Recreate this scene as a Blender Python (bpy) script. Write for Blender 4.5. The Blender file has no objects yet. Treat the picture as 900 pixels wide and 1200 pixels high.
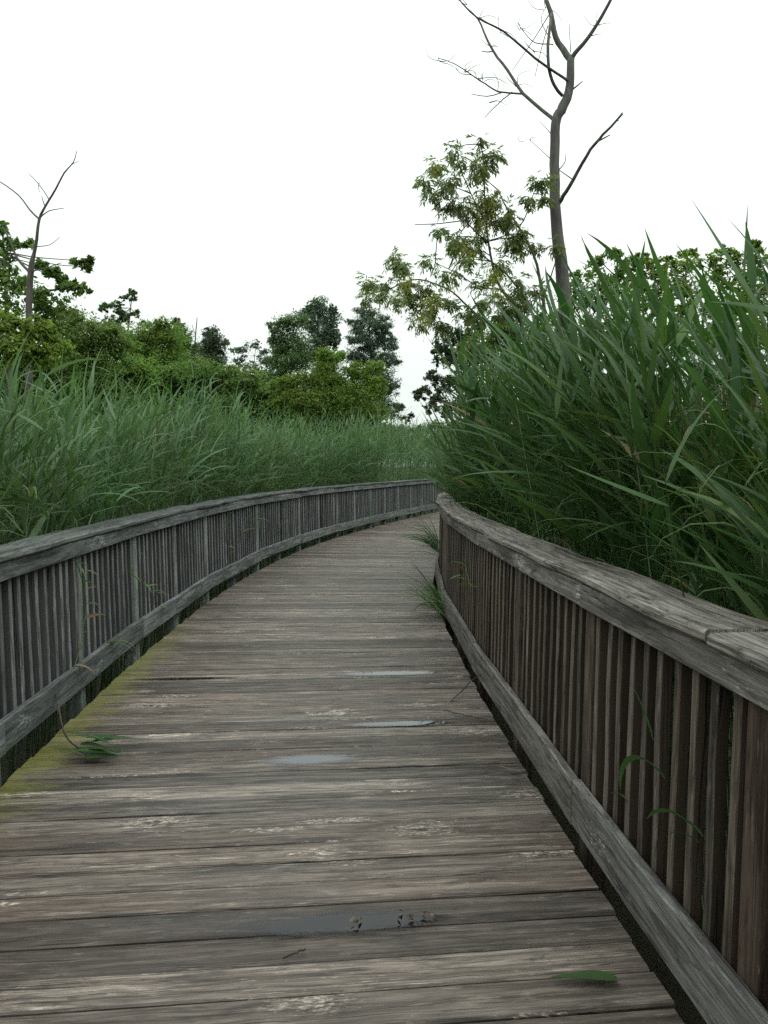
import bpy, bmesh, math, random
import numpy as np
from mathutils import Vector, Matrix, Euler

SC = bpy.context.scene
C = SC.collection
rnd = random.Random(7)
rng = np.random.default_rng(11)
PI = math.pi

# ------------------------------------------------------------------ camera
F = 900.0            # focal length in pixels of the 900x1200 photograph
CAM_H = 1.5
PITCH = math.atan(55 / F)
cd = bpy.data.cameras.new('camera')
cam = bpy.data.objects.new('camera', cd)
C.objects.link(cam)
cam.location = (0, 0, CAM_H)
cam.rotation_euler = (PI / 2 - PITCH, 0, 0)
cd.sensor_fit = 'VERTICAL'
cd.sensor_height = 36
cd.lens = F / 1200 * 36
cd.clip_start = 0.05
cd.clip_end = 2000
SC.camera = cam

# ------------------------------------------------------------------ overcast daylight
SUN_EL, SUN_AZ = math.radians(58), math.radians(125)   # azimuth clockwise from +Y
world = bpy.data.worlds.new('World')
SC.world = world
world.use_nodes = True
wn, wl = world.node_tree.nodes, world.node_tree.links
wn.clear()
sky = wn.new('ShaderNodeTexSky')
sky.sky_type = 'NISHITA'
sky.sun_disc = False
sky.sun_elevation = SUN_EL
sky.sun_rotation = SUN_AZ
hs = wn.new('ShaderNodeHueSaturation')
hs.inputs['Saturation'].default_value = 0.12
mixw = wn.new('ShaderNodeMixRGB')
mixw.inputs[0].default_value = 0.88
mixw.inputs[2].default_value = (10.3, 11.3, 10.6, 1)     # the white cloud layer
bg = wn.new('ShaderNodeBackground')
bg.inputs['Strength'].default_value = 0.1
wo = wn.new('ShaderNodeOutputWorld')
wl.new(sky.outputs[0], hs.inputs['Color'])
wl.new(hs.outputs[0], mixw.inputs[1])
# an overcast sky is brightest overhead and dimmer towards the horizon
tcw = wn.new('ShaderNodeTexCoord')
sxw = wn.new('ShaderNodeSeparateXYZ')
wl.new(tcw.outputs['Generated'], sxw.inputs[0])
mrw = wn.new('ShaderNodeMapRange')
for k_, v_ in ((1, 0.0), (2, 1.0), (3, 0.85), (4, 2.0)): mrw.inputs[k_].default_value = v_
wl.new(sxw.outputs[2], mrw.inputs[0])
scw = wn.new('ShaderNodeVectorMath'); scw.operation = 'SCALE'
wl.new(mixw.outputs[0], scw.inputs[0])
wl.new(mrw.outputs[0], scw.inputs['Scale'])
wl.new(scw.outputs[0], bg.inputs['Color'])
wl.new(bg.outputs[0], wo.inputs['Surface'])

sl = bpy.data.lights.new('sun', 'SUN')
sl.energy = 0.7
sl.angle = math.radians(30)
sl.color = (1, 0.97, 0.93)
sun = bpy.data.objects.new('sun', sl)
C.objects.link(sun)
sd = Vector((math.sin(SUN_AZ) * math.cos(SUN_EL), math.cos(SUN_AZ) * math.cos(SUN_EL), math.sin(SUN_EL)))
sun.rotation_euler = sd.to_track_quat('Z', 'Y').to_euler()
sun.location = sd * 30

SC.view_settings.view_transform = 'Standard'
SC.view_settings.look = 'None'
SC.view_settings.exposure = 0.0
SC.view_settings.gamma = 1.0
SC.render.engine = 'CYCLES'
SC.cycles.use_denoising = False
SC.cycles.max_bounces = 6
SC.cycles.transparent_max_bounces = 8
SC.cycles.caustics_reflective = False
SC.cycles.caustics_refractive = False


# ------------------------------------------------------------------ helpers
def P(px, py, d):
    """the point at depth d seen at photograph pixel (px, py)"""
    f = Vector((0, math.cos(PITCH), -math.sin(PITCH)))
    u = Vector((0, math.sin(PITCH), math.cos(PITCH)))
    return Vector((0, 0, CAM_H)) + d * (f + Vector((1, 0, 0)) * ((px - 450) / F) + u * ((600 - py) / F))


def link(name, me, parent=None, mat=None):
    o = bpy.data.objects.new(name, me)
    C.objects.link(o)
    if mat is not None and me is not None and not me.materials:
        me.materials.append(mat)
    if parent is not None:
        o.parent = parent
    return o


def empty(name, loc=(0, 0, 0)):
    o = bpy.data.objects.new(name, None)
    o.empty_display_size = 0.2
    o.location = loc
    C.objects.link(o)
    return o


def tag(o, label=None, cat=None, group=None, kind=None):
    if label: o['label'] = label
    if cat: o['category'] = cat
    if group: o['group'] = group
    if kind: o['kind'] = kind
    return o


def np_mesh(name, V, Q, smooth=False, uv=None):
    """mesh from vertex array (n,3) and quad array (m,4)"""
    V = np.asarray(V, dtype=np.float32).reshape(-1, 3)
    Q = np.asarray(Q, dtype=np.int32).reshape(-1, 4)
    me = bpy.data.meshes.new(name)
    me.vertices.add(len(V))
    me.vertices.foreach_set('co', V.ravel())
    me.loops.add(Q.size)
    me.loops.foreach_set('vertex_index', Q.ravel())
    me.polygons.add(len(Q))
    me.polygons.foreach_set('loop_start', np.arange(0, Q.size, 4, dtype=np.int32))
    me.polygons.foreach_set('loop_total', np.full(len(Q), 4, dtype=np.int32))
    me.polygons.foreach_set('use_smooth', np.full(len(Q), smooth))
    if uv is not None:
        l = me.uv_layers.new(name='UVMap')
        l.data.foreach_set('uv', np.asarray(uv, dtype=np.float32)[Q.ravel()].ravel())
    me.update(calc_edges=True)
    me.validate()
    return me


class Acc:
    def __init__(s): s.V, s.Q, s.n = [], [], 0
    def add(s, V, Q):
        V = np.asarray(V, float).reshape(-1, 3); Q = np.asarray(Q, int).reshape(-1, 4)
        s.V.append(V); s.Q.append(Q + s.n); s.n += len(V)
    def mesh(s, name, smooth=False):
        return np_mesh(name, np.concatenate(s.V), np.concatenate(s.Q), smooth)


def tube(pts, radii, sides=6):
    """swept tube through points; returns V, Q (tip closed by shrinking)"""
    pts = [Vector(p) for p in pts]
    V, Q = [], []
    up = Vector((0.13, 1, 0.07)).normalized()
    for i, p in enumerate(pts):
        t = (pts[min(i + 1, len(pts) - 1)] - pts[max(i - 1, 0)]).normalized()
        a = t.cross(up)
        if a.length < 1e-3: a = t.cross(Vector((1, 0, 0)))
        a.normalize()
        b = t.cross(a)
        for k in range(sides):
            w = 2 * PI * k / sides
            V.append(p + (a * math.cos(w) + b * math.sin(w)) * radii[i])
    for i in range(len(pts) - 1):
        for k in range(sides):
            k2 = (k + 1) % sides
            Q.append((i * sides + k, i * sides + k2, (i + 1) * sides + k2, (i + 1) * sides + k))
    V = np.array([tuple(v) for v in V])
    if sides % 2 == 0:                       # close both ends
        for base in (0, (len(pts) - 1) * sides):
            for k in range(1, sides // 2):
                Q.append((base + k - 1, base + k, base + sides - 1 - k, base + sides - k))
    return V, Q


def smooth_line(pts, radii, sub=4, jig=0.0):
    """Catmull-Rom resample of a polyline with radii, with a little knobbly jitter"""
    pts = [Vector(p) for p in pts]
    n = len(pts)
    op, orr = [], []
    for i in range(n - 1):
        p0, p1, p2, p3 = pts[max(i - 1, 0)], pts[i], pts[i + 1], pts[min(i + 2, n - 1)]
        for k in range(sub):
            t = k / sub
            q = 0.5 * ((2 * p1) + (p2 - p0) * t + (2 * p0 - 5 * p1 + 4 * p2 - p3) * t * t + (3 * p1 - p0 - 3 * p2 + p3) * t ** 3)
            r = radii[i] * (1 - t) + radii[i + 1] * t
            if jig and not (i == 0 and k == 0):
                q = q + Vector((rnd.gauss(0, 1), rnd.gauss(0, 1), rnd.gauss(0, 1))) * r * jig
            op.append(q); orr.append(r)
    op.append(pts[-1]); orr.append(radii[-1])
    return op, orr


# ------------------------------------------------------------------ materials
class N:
    def __init__(s, name):
        s.m = bpy.data.materials.new(name); s.m.use_nodes = True
        s.t = s.m.node_tree; s.t.nodes.clear()
        s.out = s.new('ShaderNodeOutputMaterial')
    def new(s, t, **kw):
        n = s.t.nodes.new(t)
        for k, v in kw.items(): setattr(n, k, v)
        return n
    def put(s, sock, v):
        if isinstance(v, bpy.types.NodeSocket): s.t.links.new(v, sock)
        elif isinstance(v, bpy.types.Node): s.t.links.new(v.outputs[0], sock)
        elif isinstance(v, tuple) and len(v) == 3 and sock.type == 'RGBA': sock.default_value = (*v, 1)
        else: sock.default_value = v
    def math(s, op, a, b=None, c=None, clamp=False):
        n = s.new('ShaderNodeMath', operation=op, use_clamp=clamp)
        s.put(n.inputs[0], a)
        if b is not None: s.put(n.inputs[1], b)
        if c is not None: s.put(n.inputs[2], c)
        return n.outputs[0]
    def vmath(s, op, a, b=None):
        n = s.new('ShaderNodeVectorMath', operation=op)
        s.put(n.inputs[0], a)
        if b is not None: s.put(n.inputs[1], b)
        return n.outputs[0]
    def noise(s, vec, scale=1, detail=4, rough=0.55, dist=0.0):
        n = s.new('ShaderNodeTexNoise')
        s.put(n.inputs['Vector'], vec)
        n.inputs['Scale'].default_value = scale
        n.inputs['Detail'].default_value = detail
        n.inputs['Roughness'].default_value = rough
        n.inputs['Distortion'].default_value = dist
        return n.outputs[0]
    def rng(s, v, a, b, c=0.0, d=1.0, smooth=True):
        n = s.new('ShaderNodeMapRange')
        if smooth: n.interpolation_type = 'SMOOTHSTEP'
        s.put(n.inputs[0], v)
        for i, x in enumerate((a, b, c, d)): s.put(n.inputs[i + 1], x)
        return n.outputs[0]
    def mix(s, f, a, b, mode='MIX'):
        n = s.new('ShaderNodeMixRGB', blend_type=mode)
        s.put(n.inputs[0], f); s.put(n.inputs[1], a); s.put(n.inputs[2], b)
        return n.outputs[0]
    def ramp(s, v, stops):
        n = s.new('ShaderNodeValToRGB')
        s.put(n.inputs[0], v)
        e = n.color_ramp.elements
        while len(e) < len(stops): e.new(0.5)
        for el, (p, c) in zip(e, stops):
            el.position = p; el.color = (*c, 1)
        return n.outputs[0]


def wood(name, dark, mid, light, brown=(0.10, 0.07, 0.045), brown_amt=0.5, mott=0.5, rough=0.62, moss=False, algae=0.0, knots=True, var=0.35, spec=0.5, side_col=None):
    n = N(name)
    uvn = n.new('ShaderNodeUVMap')
    oi = n.new('ShaderNodeObjectInfo')
    r = oi.outputs['Random']
    r2 = n.math('FRACT', n.math('MULTIPLY', r, 57.31))
    r3 = n.math('FRACT', n.math('MULTIPLY', r, 913.7))
    off = n.new('ShaderNodeCombineXYZ')
    n.put(off.inputs[0], n.math('MULTIPLY', r, 83.0)); n.put(off.inputs[1], n.math('MULTIPLY', r2, 61.0)); n.put(off.inputs[2], n.math('MULTIPLY', r3, 9.0))
    P0 = n.vmath('ADD', uvn.outputs[0], off)
    # the grain wanders a little round a low-frequency warp
    warp = n.noise(n.vmath('MULTIPLY', P0, (2.2, 7.0, 1)), 1, 2)
    wv = n.new('ShaderNodeCombineXYZ')
    n.put(wv.inputs[1], n.math('MULTIPLY', n.math('SUBTRACT', warp, 0.5), 0.045))
    P1 = n.vmath('ADD', P0, wv)
    g1 = n.noise(n.vmath('MULTIPLY', P1, (1.3, 42, 1)), 1, 7, 0.62, 0.5)
    g2 = n.noise(n.vmath('MULTIPLY', P1, (6, 260, 1)), 1, 3, 0.6)
    blot = n.noise(n.vmath('MULTIPLY', P0, (1.1, 6.5, 1)), 1, 5, 0.6)
    pat = n.noise(n.vmath('MULTIPLY', n.vmath('ADD', P0, (31, 17, 5)), (2.6, 15, 1)), 1, 6, 0.7)
    crack = n.noise(n.vmath('MULTIPLY', n.vmath('ADD', P1, (3, 77, 2)), (0.45, 26, 1)), 1, 2, 0.4)
    col = n.ramp(n.math('ADD', n.math('MULTIPLY', g1, 0.62), n.math('MULTIPLY', g2, 0.38)), [(0.36, dark), (0.48, mid), (0.63, light)])
    bm = n.mix(n.math('MULTIPLY', g1, 0.8), brown, tuple(c * 1.9 for c in brown))
    col = n.mix(n.math('MULTIPLY', n.rng(n.math('ADD', n.math('MULTIPLY', r2, 0.5), n.math('MULTIPLY', blot, 0.6)), 0.35, 0.75), brown_amt), col, bm)
    # dark damp stains and pale, worn patches
    col = n.mix(n.math('MULTIPLY', n.rng(blot, 0.50, 0.68), 0.85), col, n.mix(1.0, col, (0.36, 0.35, 0.36), 'MULTIPLY'))
    worn = n.math('MULTIPLY', n.rng(pat, 0.56, 0.72), n.rng(g2, 0.35, 0.6))
    col = n.mix(n.math('MULTIPLY', worn, 0.75), col, tuple(min(1, c * 1.6) for c in light))
    # black mottling of old weathered timber
    mo = n.noise(n.vmath('MULTIPLY', n.vmath('ADD', P0, (9, 4, 1)), (14, 34, 1)), 1, 6, 0.72)
    mo2 = n.rng(n.noise(n.vmath('MULTIPLY', P0, (1.7, 5, 1)), 1, 3), 0.42, 0.62)
    mot = n.math('MULTIPLY', n.math('MULTIPLY', n.rng(mo, 0.54, 0.66), mo2), mott)
    col = n.mix(mot, col, (0.018, 0.018, 0.018))
    kh = None
    if knots:
        vo = n.new('ShaderNodeTexVoronoi', feature='F1')
        n.put(vo.inputs['Vector'], n.vmath('MULTIPLY', n.vmath('ADD', P1, (5, 3, 0)), (1.7, 5.2, 0)))
        vo.inputs['Scale'].default_value = 1
        kd = n.math('ADD', vo.outputs['Distance'], n.math('MULTIPLY', n.math('SUBTRACT', mo, 0.5), 0.75))
        sc_ = n.new('ShaderNodeSeparateColor'); n.put(sc_.inputs[0], vo.outputs['Color'])
        keep = n.math('GREATER_THAN', sc_.outputs[0], 0.40)
        cr = n.noise(n.vmath('MULTIPLY', P1, (34, 105, 1)), 1, 4, 0.65)
        zone = n.math('MULTIPLY', n.rng(kd, 0.34, 0.16), keep)
        col = n.mix(n.math('MULTIPLY', zone, n.math('MULTIPLY', n.rng(cr, 0.53, 0.60), 0.8)), col, tuple(min(1, c * 2.0) for c in light))
        col = n.mix(n.math('MULTIPLY', zone, n.math('MULTIPLY', n.rng(cr, 0.45, 0.37), 0.9)), col, (0.014, 0.013, 0.012))
        ring = n.math('MULTIPLY', n.math('MULTIPLY', n.rng(kd, 0.24, 0.10), n.rng(n.math('ADD', g2, n.math('MULTIPLY', pat, 0.5)), 0.66, 0.86)), keep)
        core = n.math('MULTIPLY', n.rng(kd, 0.085, 0.03), keep)
        col = n.mix(n.math('MULTIPLY', ring, 0.4), col, tuple(min(1, c * 2.1) for c in light))
        col = n.mix(n.math('MULTIPLY', core, 0.9), col, (0.016, 0.014, 0.012))
    fl = n.noise(n.vmath('MULTIPLY', n.vmath('ADD', P1, (41, 13, 3)), (9, 60, 1)), 1, 5, 0.7)
    flm = n.math('MULTIPLY', n.rng(fl, 0.60, 0.68), n.rng(n.noise(n.vmath('MULTIPLY', P0, (1.9, 6, 1)), 1, 3), 0.46, 0.62))
    col = n.mix(n.math('MULTIPLY', flm, 0.55), col, tuple(min(1, c * 1.9) for c in light))
    mw = n.noise(n.vmath('MULTIPLY', n.vmath('ADD', P1, (19, 5, 2)), (4.2, 24, 1)), 1, 8, 0.68, 0.6)
    col = n.mix(n.math('MULTIPLY', n.rng(mw, 0.50, 0.36), 0.72), col, n.mix(1.0, col, (0.30, 0.29, 0.285), 'MULTIPLY'))
    col = n.mix(n.math('MULTIPLY', n.rng(mw, 0.55, 0.70), 0.45), col, tuple(min(1, c * 1.35) for c in light))
    fd = n.noise(n.vmath('MULTIPLY', n.vmath('ADD', P1, (7, 29, 8)), (2.4, 120, 1)), 1, 4, 0.6)
    col = n.mix(n.math('MULTIPLY', n.rng(fd, 0.56, 0.66), 0.5), col, tuple(c * 0.6 for c in dark))
    if side_col:
        # the face towards the walk keeps the grain colour; the other faces are darker
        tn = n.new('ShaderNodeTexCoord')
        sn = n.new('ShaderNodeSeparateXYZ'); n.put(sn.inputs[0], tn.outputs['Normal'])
        col = n.mix(n.rng(sn.outputs[2], 0.75, 0.45), col, n.mix(n.math('MULTIPLY', g1, 0.9), tuple(c * 0.7 for c in side_col), tuple(c * 1.6 for c in side_col)))
    ck = n.math('MULTIPLY', n.rng(n.math('ABSOLUTE', n.math('SUBTRACT', crack, 0.60)), 0.011, 0.004), n.rng(blot, 0.36, 0.50))
    col = n.mix(n.math('MULTIPLY', ck, 0.85), col, (0.01, 0.009, 0.008))
    # board to board variation
    val = n.math('ADD', 1 - var, n.math('MULTIPLY', r, 2 * var))
    cv = n.new('ShaderNodeCombineXYZ')
    for i in range(3): n.put(cv.inputs[i], val)
    col = n.mix(1.0, col, cv.outputs[0], 'MULTIPLY')
    if algae:
        al = n.math('MULTIPLY', n.rng(n.noise(n.vmath('MULTIPLY', P0, (2, 9, 1)), 1, 5), 0.35, 0.75), algae)
        col = n.mix(al, col, (0.075, 0.125, 0.105))
    if moss:
        geo = n.new('ShaderNodeNewGeometry')
        sx = n.new('ShaderNodeSeparateXYZ'); n.put(sx.inputs[0], geo.outputs['Position'])
        tc = n.new('ShaderNodeTexCoord')
        so = n.new('ShaderNodeSeparateXYZ'); n.put(so.inputs[0], tc.outputs['Object'])
        mn = n.noise(n.vmath('MULTIPLY', geo.outputs['Position'], (5, 11, 1)), 1, 6, 0.65)
        edge = n.math('ADD', so.outputs[0], n.math('MULTIPLY', n.math('SUBTRACT', mn, 0.5), -0.75))
        m1 = n.rng(edge, -0.97, -1.24)
        m2 = n.math('MULTIPLY', n.rng(sx.outputs[1], 2.6, 3.6), n.rng(sx.outputs[1], 8.2, 5.4))
        mk = n.math('MULTIPLY', n.math('MULTIPLY', m1, m2), n.rng(g1, 0.25, 0.5, 0.55, 1.0))
        mcol = n.mix(n.math('ADD', n.math('MULTIPLY', g2, .6), n.math('MULTIPLY', mn, .4)), (0.050, 0.056, 0.014), (0.27, 0.27, 0.058))
        col = n.mix(n.math('MULTIPLY', mk, 0.78), col, mcol)
    b = n.new('ShaderNodeBsdfPrincipled')
    n.put(b.inputs['Base Color'], col)
    n.put(b.inputs['Roughness'], n.rng(blot, 0.35, 0.7, rough + 0.14, rough - 0.16))
    b.inputs['Specular IOR Level'].default_value = spec
    h = n.math('ADD', n.math('MULTIPLY', g1, 0.9), n.math('MULTIPLY', g2, 0.35))
    h = n.math('SUBTRACT', h, n.math('MULTIPLY', ck, 0.9))
    h = n.math('ADD', h, n.math('ADD', n.math('MULTIPLY', pat, 0.5), n.math('MULTIPLY', mw, 0.8)))
    bp = n.new('ShaderNodeBump')
    bp.inputs['Strength'].default_value = 0.75
    bp.inputs['Distance'].default_value = 0.004
    n.put(bp.inputs['Height'], h)
    n.put(b.inputs['Normal'], bp)
    n.put(n.out.inputs[0], b)
    return n.m


def leafmat(name, cols, dry=None, dry_amt=0.0, trans=0.3, rough=0.5, spec=0.35, clump=None, vein=False):
    """cols: list of colours chosen leaf by leaf (random per island)"""
    n = N(name)
    geo = n.new('ShaderNodeNewGeometry')
    r = geo.outputs['Random Per Island']
    k = len(cols)
    col = n.ramp(r, [(i / max(k - 1, 1), c) for i, c in enumerate(cols)])
    oi = n.new('ShaderNodeObjectInfo')
    col = n.mix(n.math('MULTIPLY', oi.outputs['Random'], 0.3), col, tuple(c * 0.6 for c in cols[0]))
    pn = n.noise(geo.outputs['Position'], clump or 0.9, 3)
    hv = n.new('ShaderNodeHueSaturation')
    n.put(hv.inputs['Hue'], n.rng(pn, 0.3, 0.7, 0.485, 0.515))
    n.put(hv.inputs['Value'], n.rng(pn, 0.3, 0.7, 0.8, 1.25))
    n.put(hv.inputs['Color'], col)
    col = hv.outputs[0]
    if dry:
        r2 = n.math('FRACT', n.math('ADD', n.math('MULTIPLY', r, 371.7), n.math('MULTIPLY', oi.outputs['Random'], 13.1)))
        col = n.mix(n.math('LESS_THAN', r2, dry_amt), col, dry)
    b = n.new('ShaderNodeBsdfPrincipled')
    n.put(b.inputs['Base Color'], col)
    b.inputs['Roughness'].default_value = rough
    b.inputs['Specular IOR Level'].default_value = spec
    tr = n.new('ShaderNodeBsdfTranslucent')
    n.put(tr.inputs[0], n.mix(1.0, col, (1.15, 1.25, 0.7), 'MULTIPLY'))
    ms = n.new('ShaderNodeMixShader')
    ms.inputs[0].default_value = trans
    n.put(ms.inputs[1], b.outputs[0]); n.put(ms.inputs[2], tr.outputs[0])
    n.put(n.out.inputs[0], ms)
    return n.m


def barkmat(name, a, b_, scale=14, green=None):
    n = N(name)
    tc = n.new('ShaderNodeTexCoord')
    v = n.vmath('MULTIPLY', tc.outputs['Object'], (1, 1, 0.22))
    x = n.noise(v, scale, 7, 0.7)
    y = n.noise(tc.outputs['Object'], 2.2, 4)
    col = n.ramp(x, [(0.32, tuple(c * 0.5 for c in a)), (0.5, a), (0.68, b_)])
    if green: col = n.mix(n.rng(y, 0.4, 0.7), col, green)
    else: col = n.mix(n.rng(y, 0.55, 0.75, 0, 0.6), col, b_)
    b = n.new('ShaderNodeBsdfPrincipled')
    n.put(b.inputs['Base Color'], col)
    b.inputs['Roughness'].default_value = 0.85
    bp = n.new('ShaderNodeBump'); bp.inputs['Strength'].default_value = 0.8; bp.inputs['Distance'].default_value = 0.02
    n.put(bp.inputs['Height'], x); n.put(b.inputs['Normal'], bp)
    n.put(n.out.inputs[0], b)
    return n.m


M = {}
M['plank'] = wood('weathered_plank', (0.022, 0.017, 0.0155), (0.110, 0.089, 0.077), (0.280, 0.236, 0.206), brown=(0.068, 0.044, 0.033), brown_amt=0.5, mott=0.6, rough=0.54, moss=True, var=0.45)
M['cap'] = wood('weathered_cap', (0.045, 0.042, 0.039), (0.205, 0.187, 0.168), (0.39, 0.36, 0.325), brown_amt=0.25, brown=(0.08, 0.066, 0.052), mott=0.95, rough=0.7, var=0.15, knots=False, spec=0.3)
M['capleft'] = wood('damp_cap', (0.030, 0.034, 0.034), (0.090, 0.098, 0.098), (0.19, 0.20, 0.197), brown_amt=0.1, mott=0.95, rough=0.7, var=0.15, knots=False, algae=0.3, spec=0.3)
M['rail'] = wood('grey_rail_board', (0.045, 0.044, 0.043), (0.135, 0.13, 0.125), (0.26, 0.25, 0.24), brown_amt=0.2, mott=0.6, rough=0.75, var=0.2, spec=0.3)
M['railleft'] = wood('blue_grey_rail_board', (0.045, 0.050, 0.055), (0.135, 0.148, 0.153), (0.27, 0.285, 0.29), brown_amt=0.08, mott=0.5, rough=0.75, var=0.2, algae=0.25, spec=0.3)
M['balright'] = wood('brown_baluster', (0.026, 0.021, 0.018), (0.115, 0.097, 0.080), (0.19, 0.166, 0.142), brown=(0.07, 0.05, 0.036), brown_amt=0.4, mott=0.35, rough=0.75, var=0.3, knots=False, spec=0.25, side_col=(0.048, 0.034, 0.026))
M['balleft'] = wood('grey_baluster', (0.055, 0.058, 0.063), (0.165, 0.172, 0.180), (0.29, 0.297, 0.30), brown_amt=0.1, mott=0.35, rough=0.75, var=0.3, knots=False, algae=0.15, spec=0.25, side_col=(0.066, 0.066, 0.067))
M['postleft'] = wood('algae_post', (0.08, 0.092, 0.085), (0.22, 0.245, 0.225), (0.34, 0.365, 0.335), brown_amt=0.05, mott=0.35, rough=0.75, var=0.2, knots=False, algae=0.55, spec=0.25)
M['postright'] = wood('red_brown_post', (0.032, 0.024, 0.020), (0.088, 0.066, 0.053), (0.155, 0.125, 0.103), brown=(0.062, 0.036, 0.025), brown_amt=0.5, mott=0.3, rough=0.75, var=0.2, knots=False, spec=0.25)
M['beam'] = wood('damp_beam', (0.015, 0.013, 0.012), (0.045, 0.040, 0.035), (0.09, 0.08, 0.07), brown_amt=0.4, mott=0.4, rough=0.8, knots=False)

M['reed'] = leafmat('reed_leaf', [(0.026, 0.070, 0.022), (0.052, 0.118, 0.034), (0.078, 0.150, 0.052), (0.036, 0.092, 0.032), (0.125, 0.195, 0.050)], dry=(0.27, 0.23, 0.11), dry_amt=0.004, trans=0.34, rough=0.42, spec=0.26)
M['reedleft'] = leafmat('grey_reed_leaf', [(0.048, 0.115, 0.046), (0.086, 0.172, 0.074), (0.160, 0.245, 0.135), (0.064, 0.142, 0.058), (0.150, 0.230, 0.085)], dry=(0.28, 0.24, 0.13), dry_amt=0.006, trans=0.36, rough=0.45, spec=0.25)
M['reedstem'] = leafmat('reed_stem', [(0.07, 0.13, 0.05), (0.10, 0.15, 0.06), (0.16, 0.15, 0.08)], trans=0.0, rough=0.5)
M['dry'] = leafmat('dry_leaf', [(0.20, 0.15, 0.08), (0.32, 0.26, 0.14), (0.17, 0.11, 0.06), (0.25, 0.22, 0.13)], trans=0.15, rough=0.7)
M['grass'] = leafmat('sedge_blade', [(0.05, 0.11, 0.03), (0.085, 0.16, 0.045), (0.12, 0.19, 0.06), (0.17, 0.17, 0.07)], trans=0.3, rough=0.5)
M['dark_bark'] = barkmat('dark_bark', (0.055, 0.047, 0.040), (0.11, 0.10, 0.088))
M['dead_bark'] = barkmat('dead_bark', (0.078, 0.070, 0.067), (0.165, 0.155, 0.145), green=(0.085, 0.098, 0.074))
M['twig'] = barkmat('twig_bark', (0.06, 0.048, 0.040), (0.11, 0.095, 0.08), 30)


def foliage(name, base, spread=0.35, trans=0.42, clump=0.6):
    a = np.array(base)
    cs = [tuple(a * (1 - spread)), tuple(a), tuple(a * (1 + spread) * np.array([1.12, 1, 0.8])), tuple(a * (1 - spread * 0.4)), tuple(a * (1 + spread * 1.4) * np.array([1.1, 1, 0.8]))]
    return leafmat(name, cs, trans=trans, rough=0.55, spec=0.3, clump=clump)


M['f_mid'] = foliage('mid_green_leaves', (0.130, 0.220, 0.064), spread=.42)
M['f_yellow'] = foliage('yellow_green_leaves', (0.155, 0.255, 0.052), spread=.42)
M['f_bright'] = foliage('bright_green_leaves', (0.150, 0.258, 0.062), spread=.42)
M['f_dark'] = foliage('dark_green_leaves', (0.088, 0.155, 0.066), spread=.42)
M['f_blue'] = foliage('blue_green_leaves', (0.080, 0.138, 0.092), trans=0.3)
M['f_oak'] = foliage('oak_leaves', (0.058, 0.090, 0.052), trans=0.28)
M['f_ash'] = foliage('ash_leaves', (0.135, 0.185, 0.075), trans=0.45)
M['f_key'] = foliage('ash_keys', (0.28, 0.30, 0.075), trans=0.5)


# ------------------------------------------------------------------ the line of the boardwalk
ZK = np.array([-6, 0, 2, 4, 6, 8, 10, 12, 14, 16, 18, 22, 25, 30, 36, 44, 60])
HK = np.array([-.09, -.085, -.075, -.055, -.03, .005, .07, .125, .19, .26, .29, .33, .37, .45, .55, .7, .9])
zz = np.arange(-6, 60, 0.02)
hh = np.interp(zz, ZK, HK)
hh = np.convolve(np.pad(hh, 40, mode='edge'), np.ones(81) / 81, 'valid')
xx = np.concatenate([[0], np.cumsum(0.5 * (hh[1:] + hh[:-1]) * 0.02)])
xx = xx - np.interp(2.1, zz, xx) - 0.45
ss = np.concatenate([[0], np.cumsum(np.hypot(np.diff(xx), np.diff(zz)))])
ss -= np.interp(0, zz, ss)          # s = 0 beside the camera


def at(s, o=0.0, z=0.0):
    x, y, h = np.interp(s, ss, xx), np.interp(s, ss, zz), np.interp(s, ss, hh)
    l = math.hypot(1, h)
    return Vector((x + o / l, y - o * h / l, z))


def frame(s):
    h = np.interp(s, ss, hh); l = math.hypot(1, h)
    return Vector((h / l, 1 / l, 0)), Vector((1 / l, -h / l, 0))


def s_of(y): return float(np.interp(y, zz, ss))


HALF = 1.25
S0, S1 = -2.2, 34.0
MARSH = -0.55


def off_grid(x, y):
    """signed sideways distance of points from the centre line, and s"""
    x = np.asarray(x); y = np.asarray(y)
    s = np.interp(y, zz, ss)
    for _ in range(2):
        cx, cy, h = np.interp(s, ss, xx), np.interp(s, ss, zz), np.interp(s, ss, hh)
        l = np.hypot(1, h)
        s = s + ((x - cx) * h + (y - cy)) / l
    cx, cy, h = np.interp(s, ss, xx), np.interp(s, ss, zz), np.interp(s, ss, hh)
    l = np.hypot(1, h)
    return ((x - cx) - (y - cy) * h) / l, s


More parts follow.
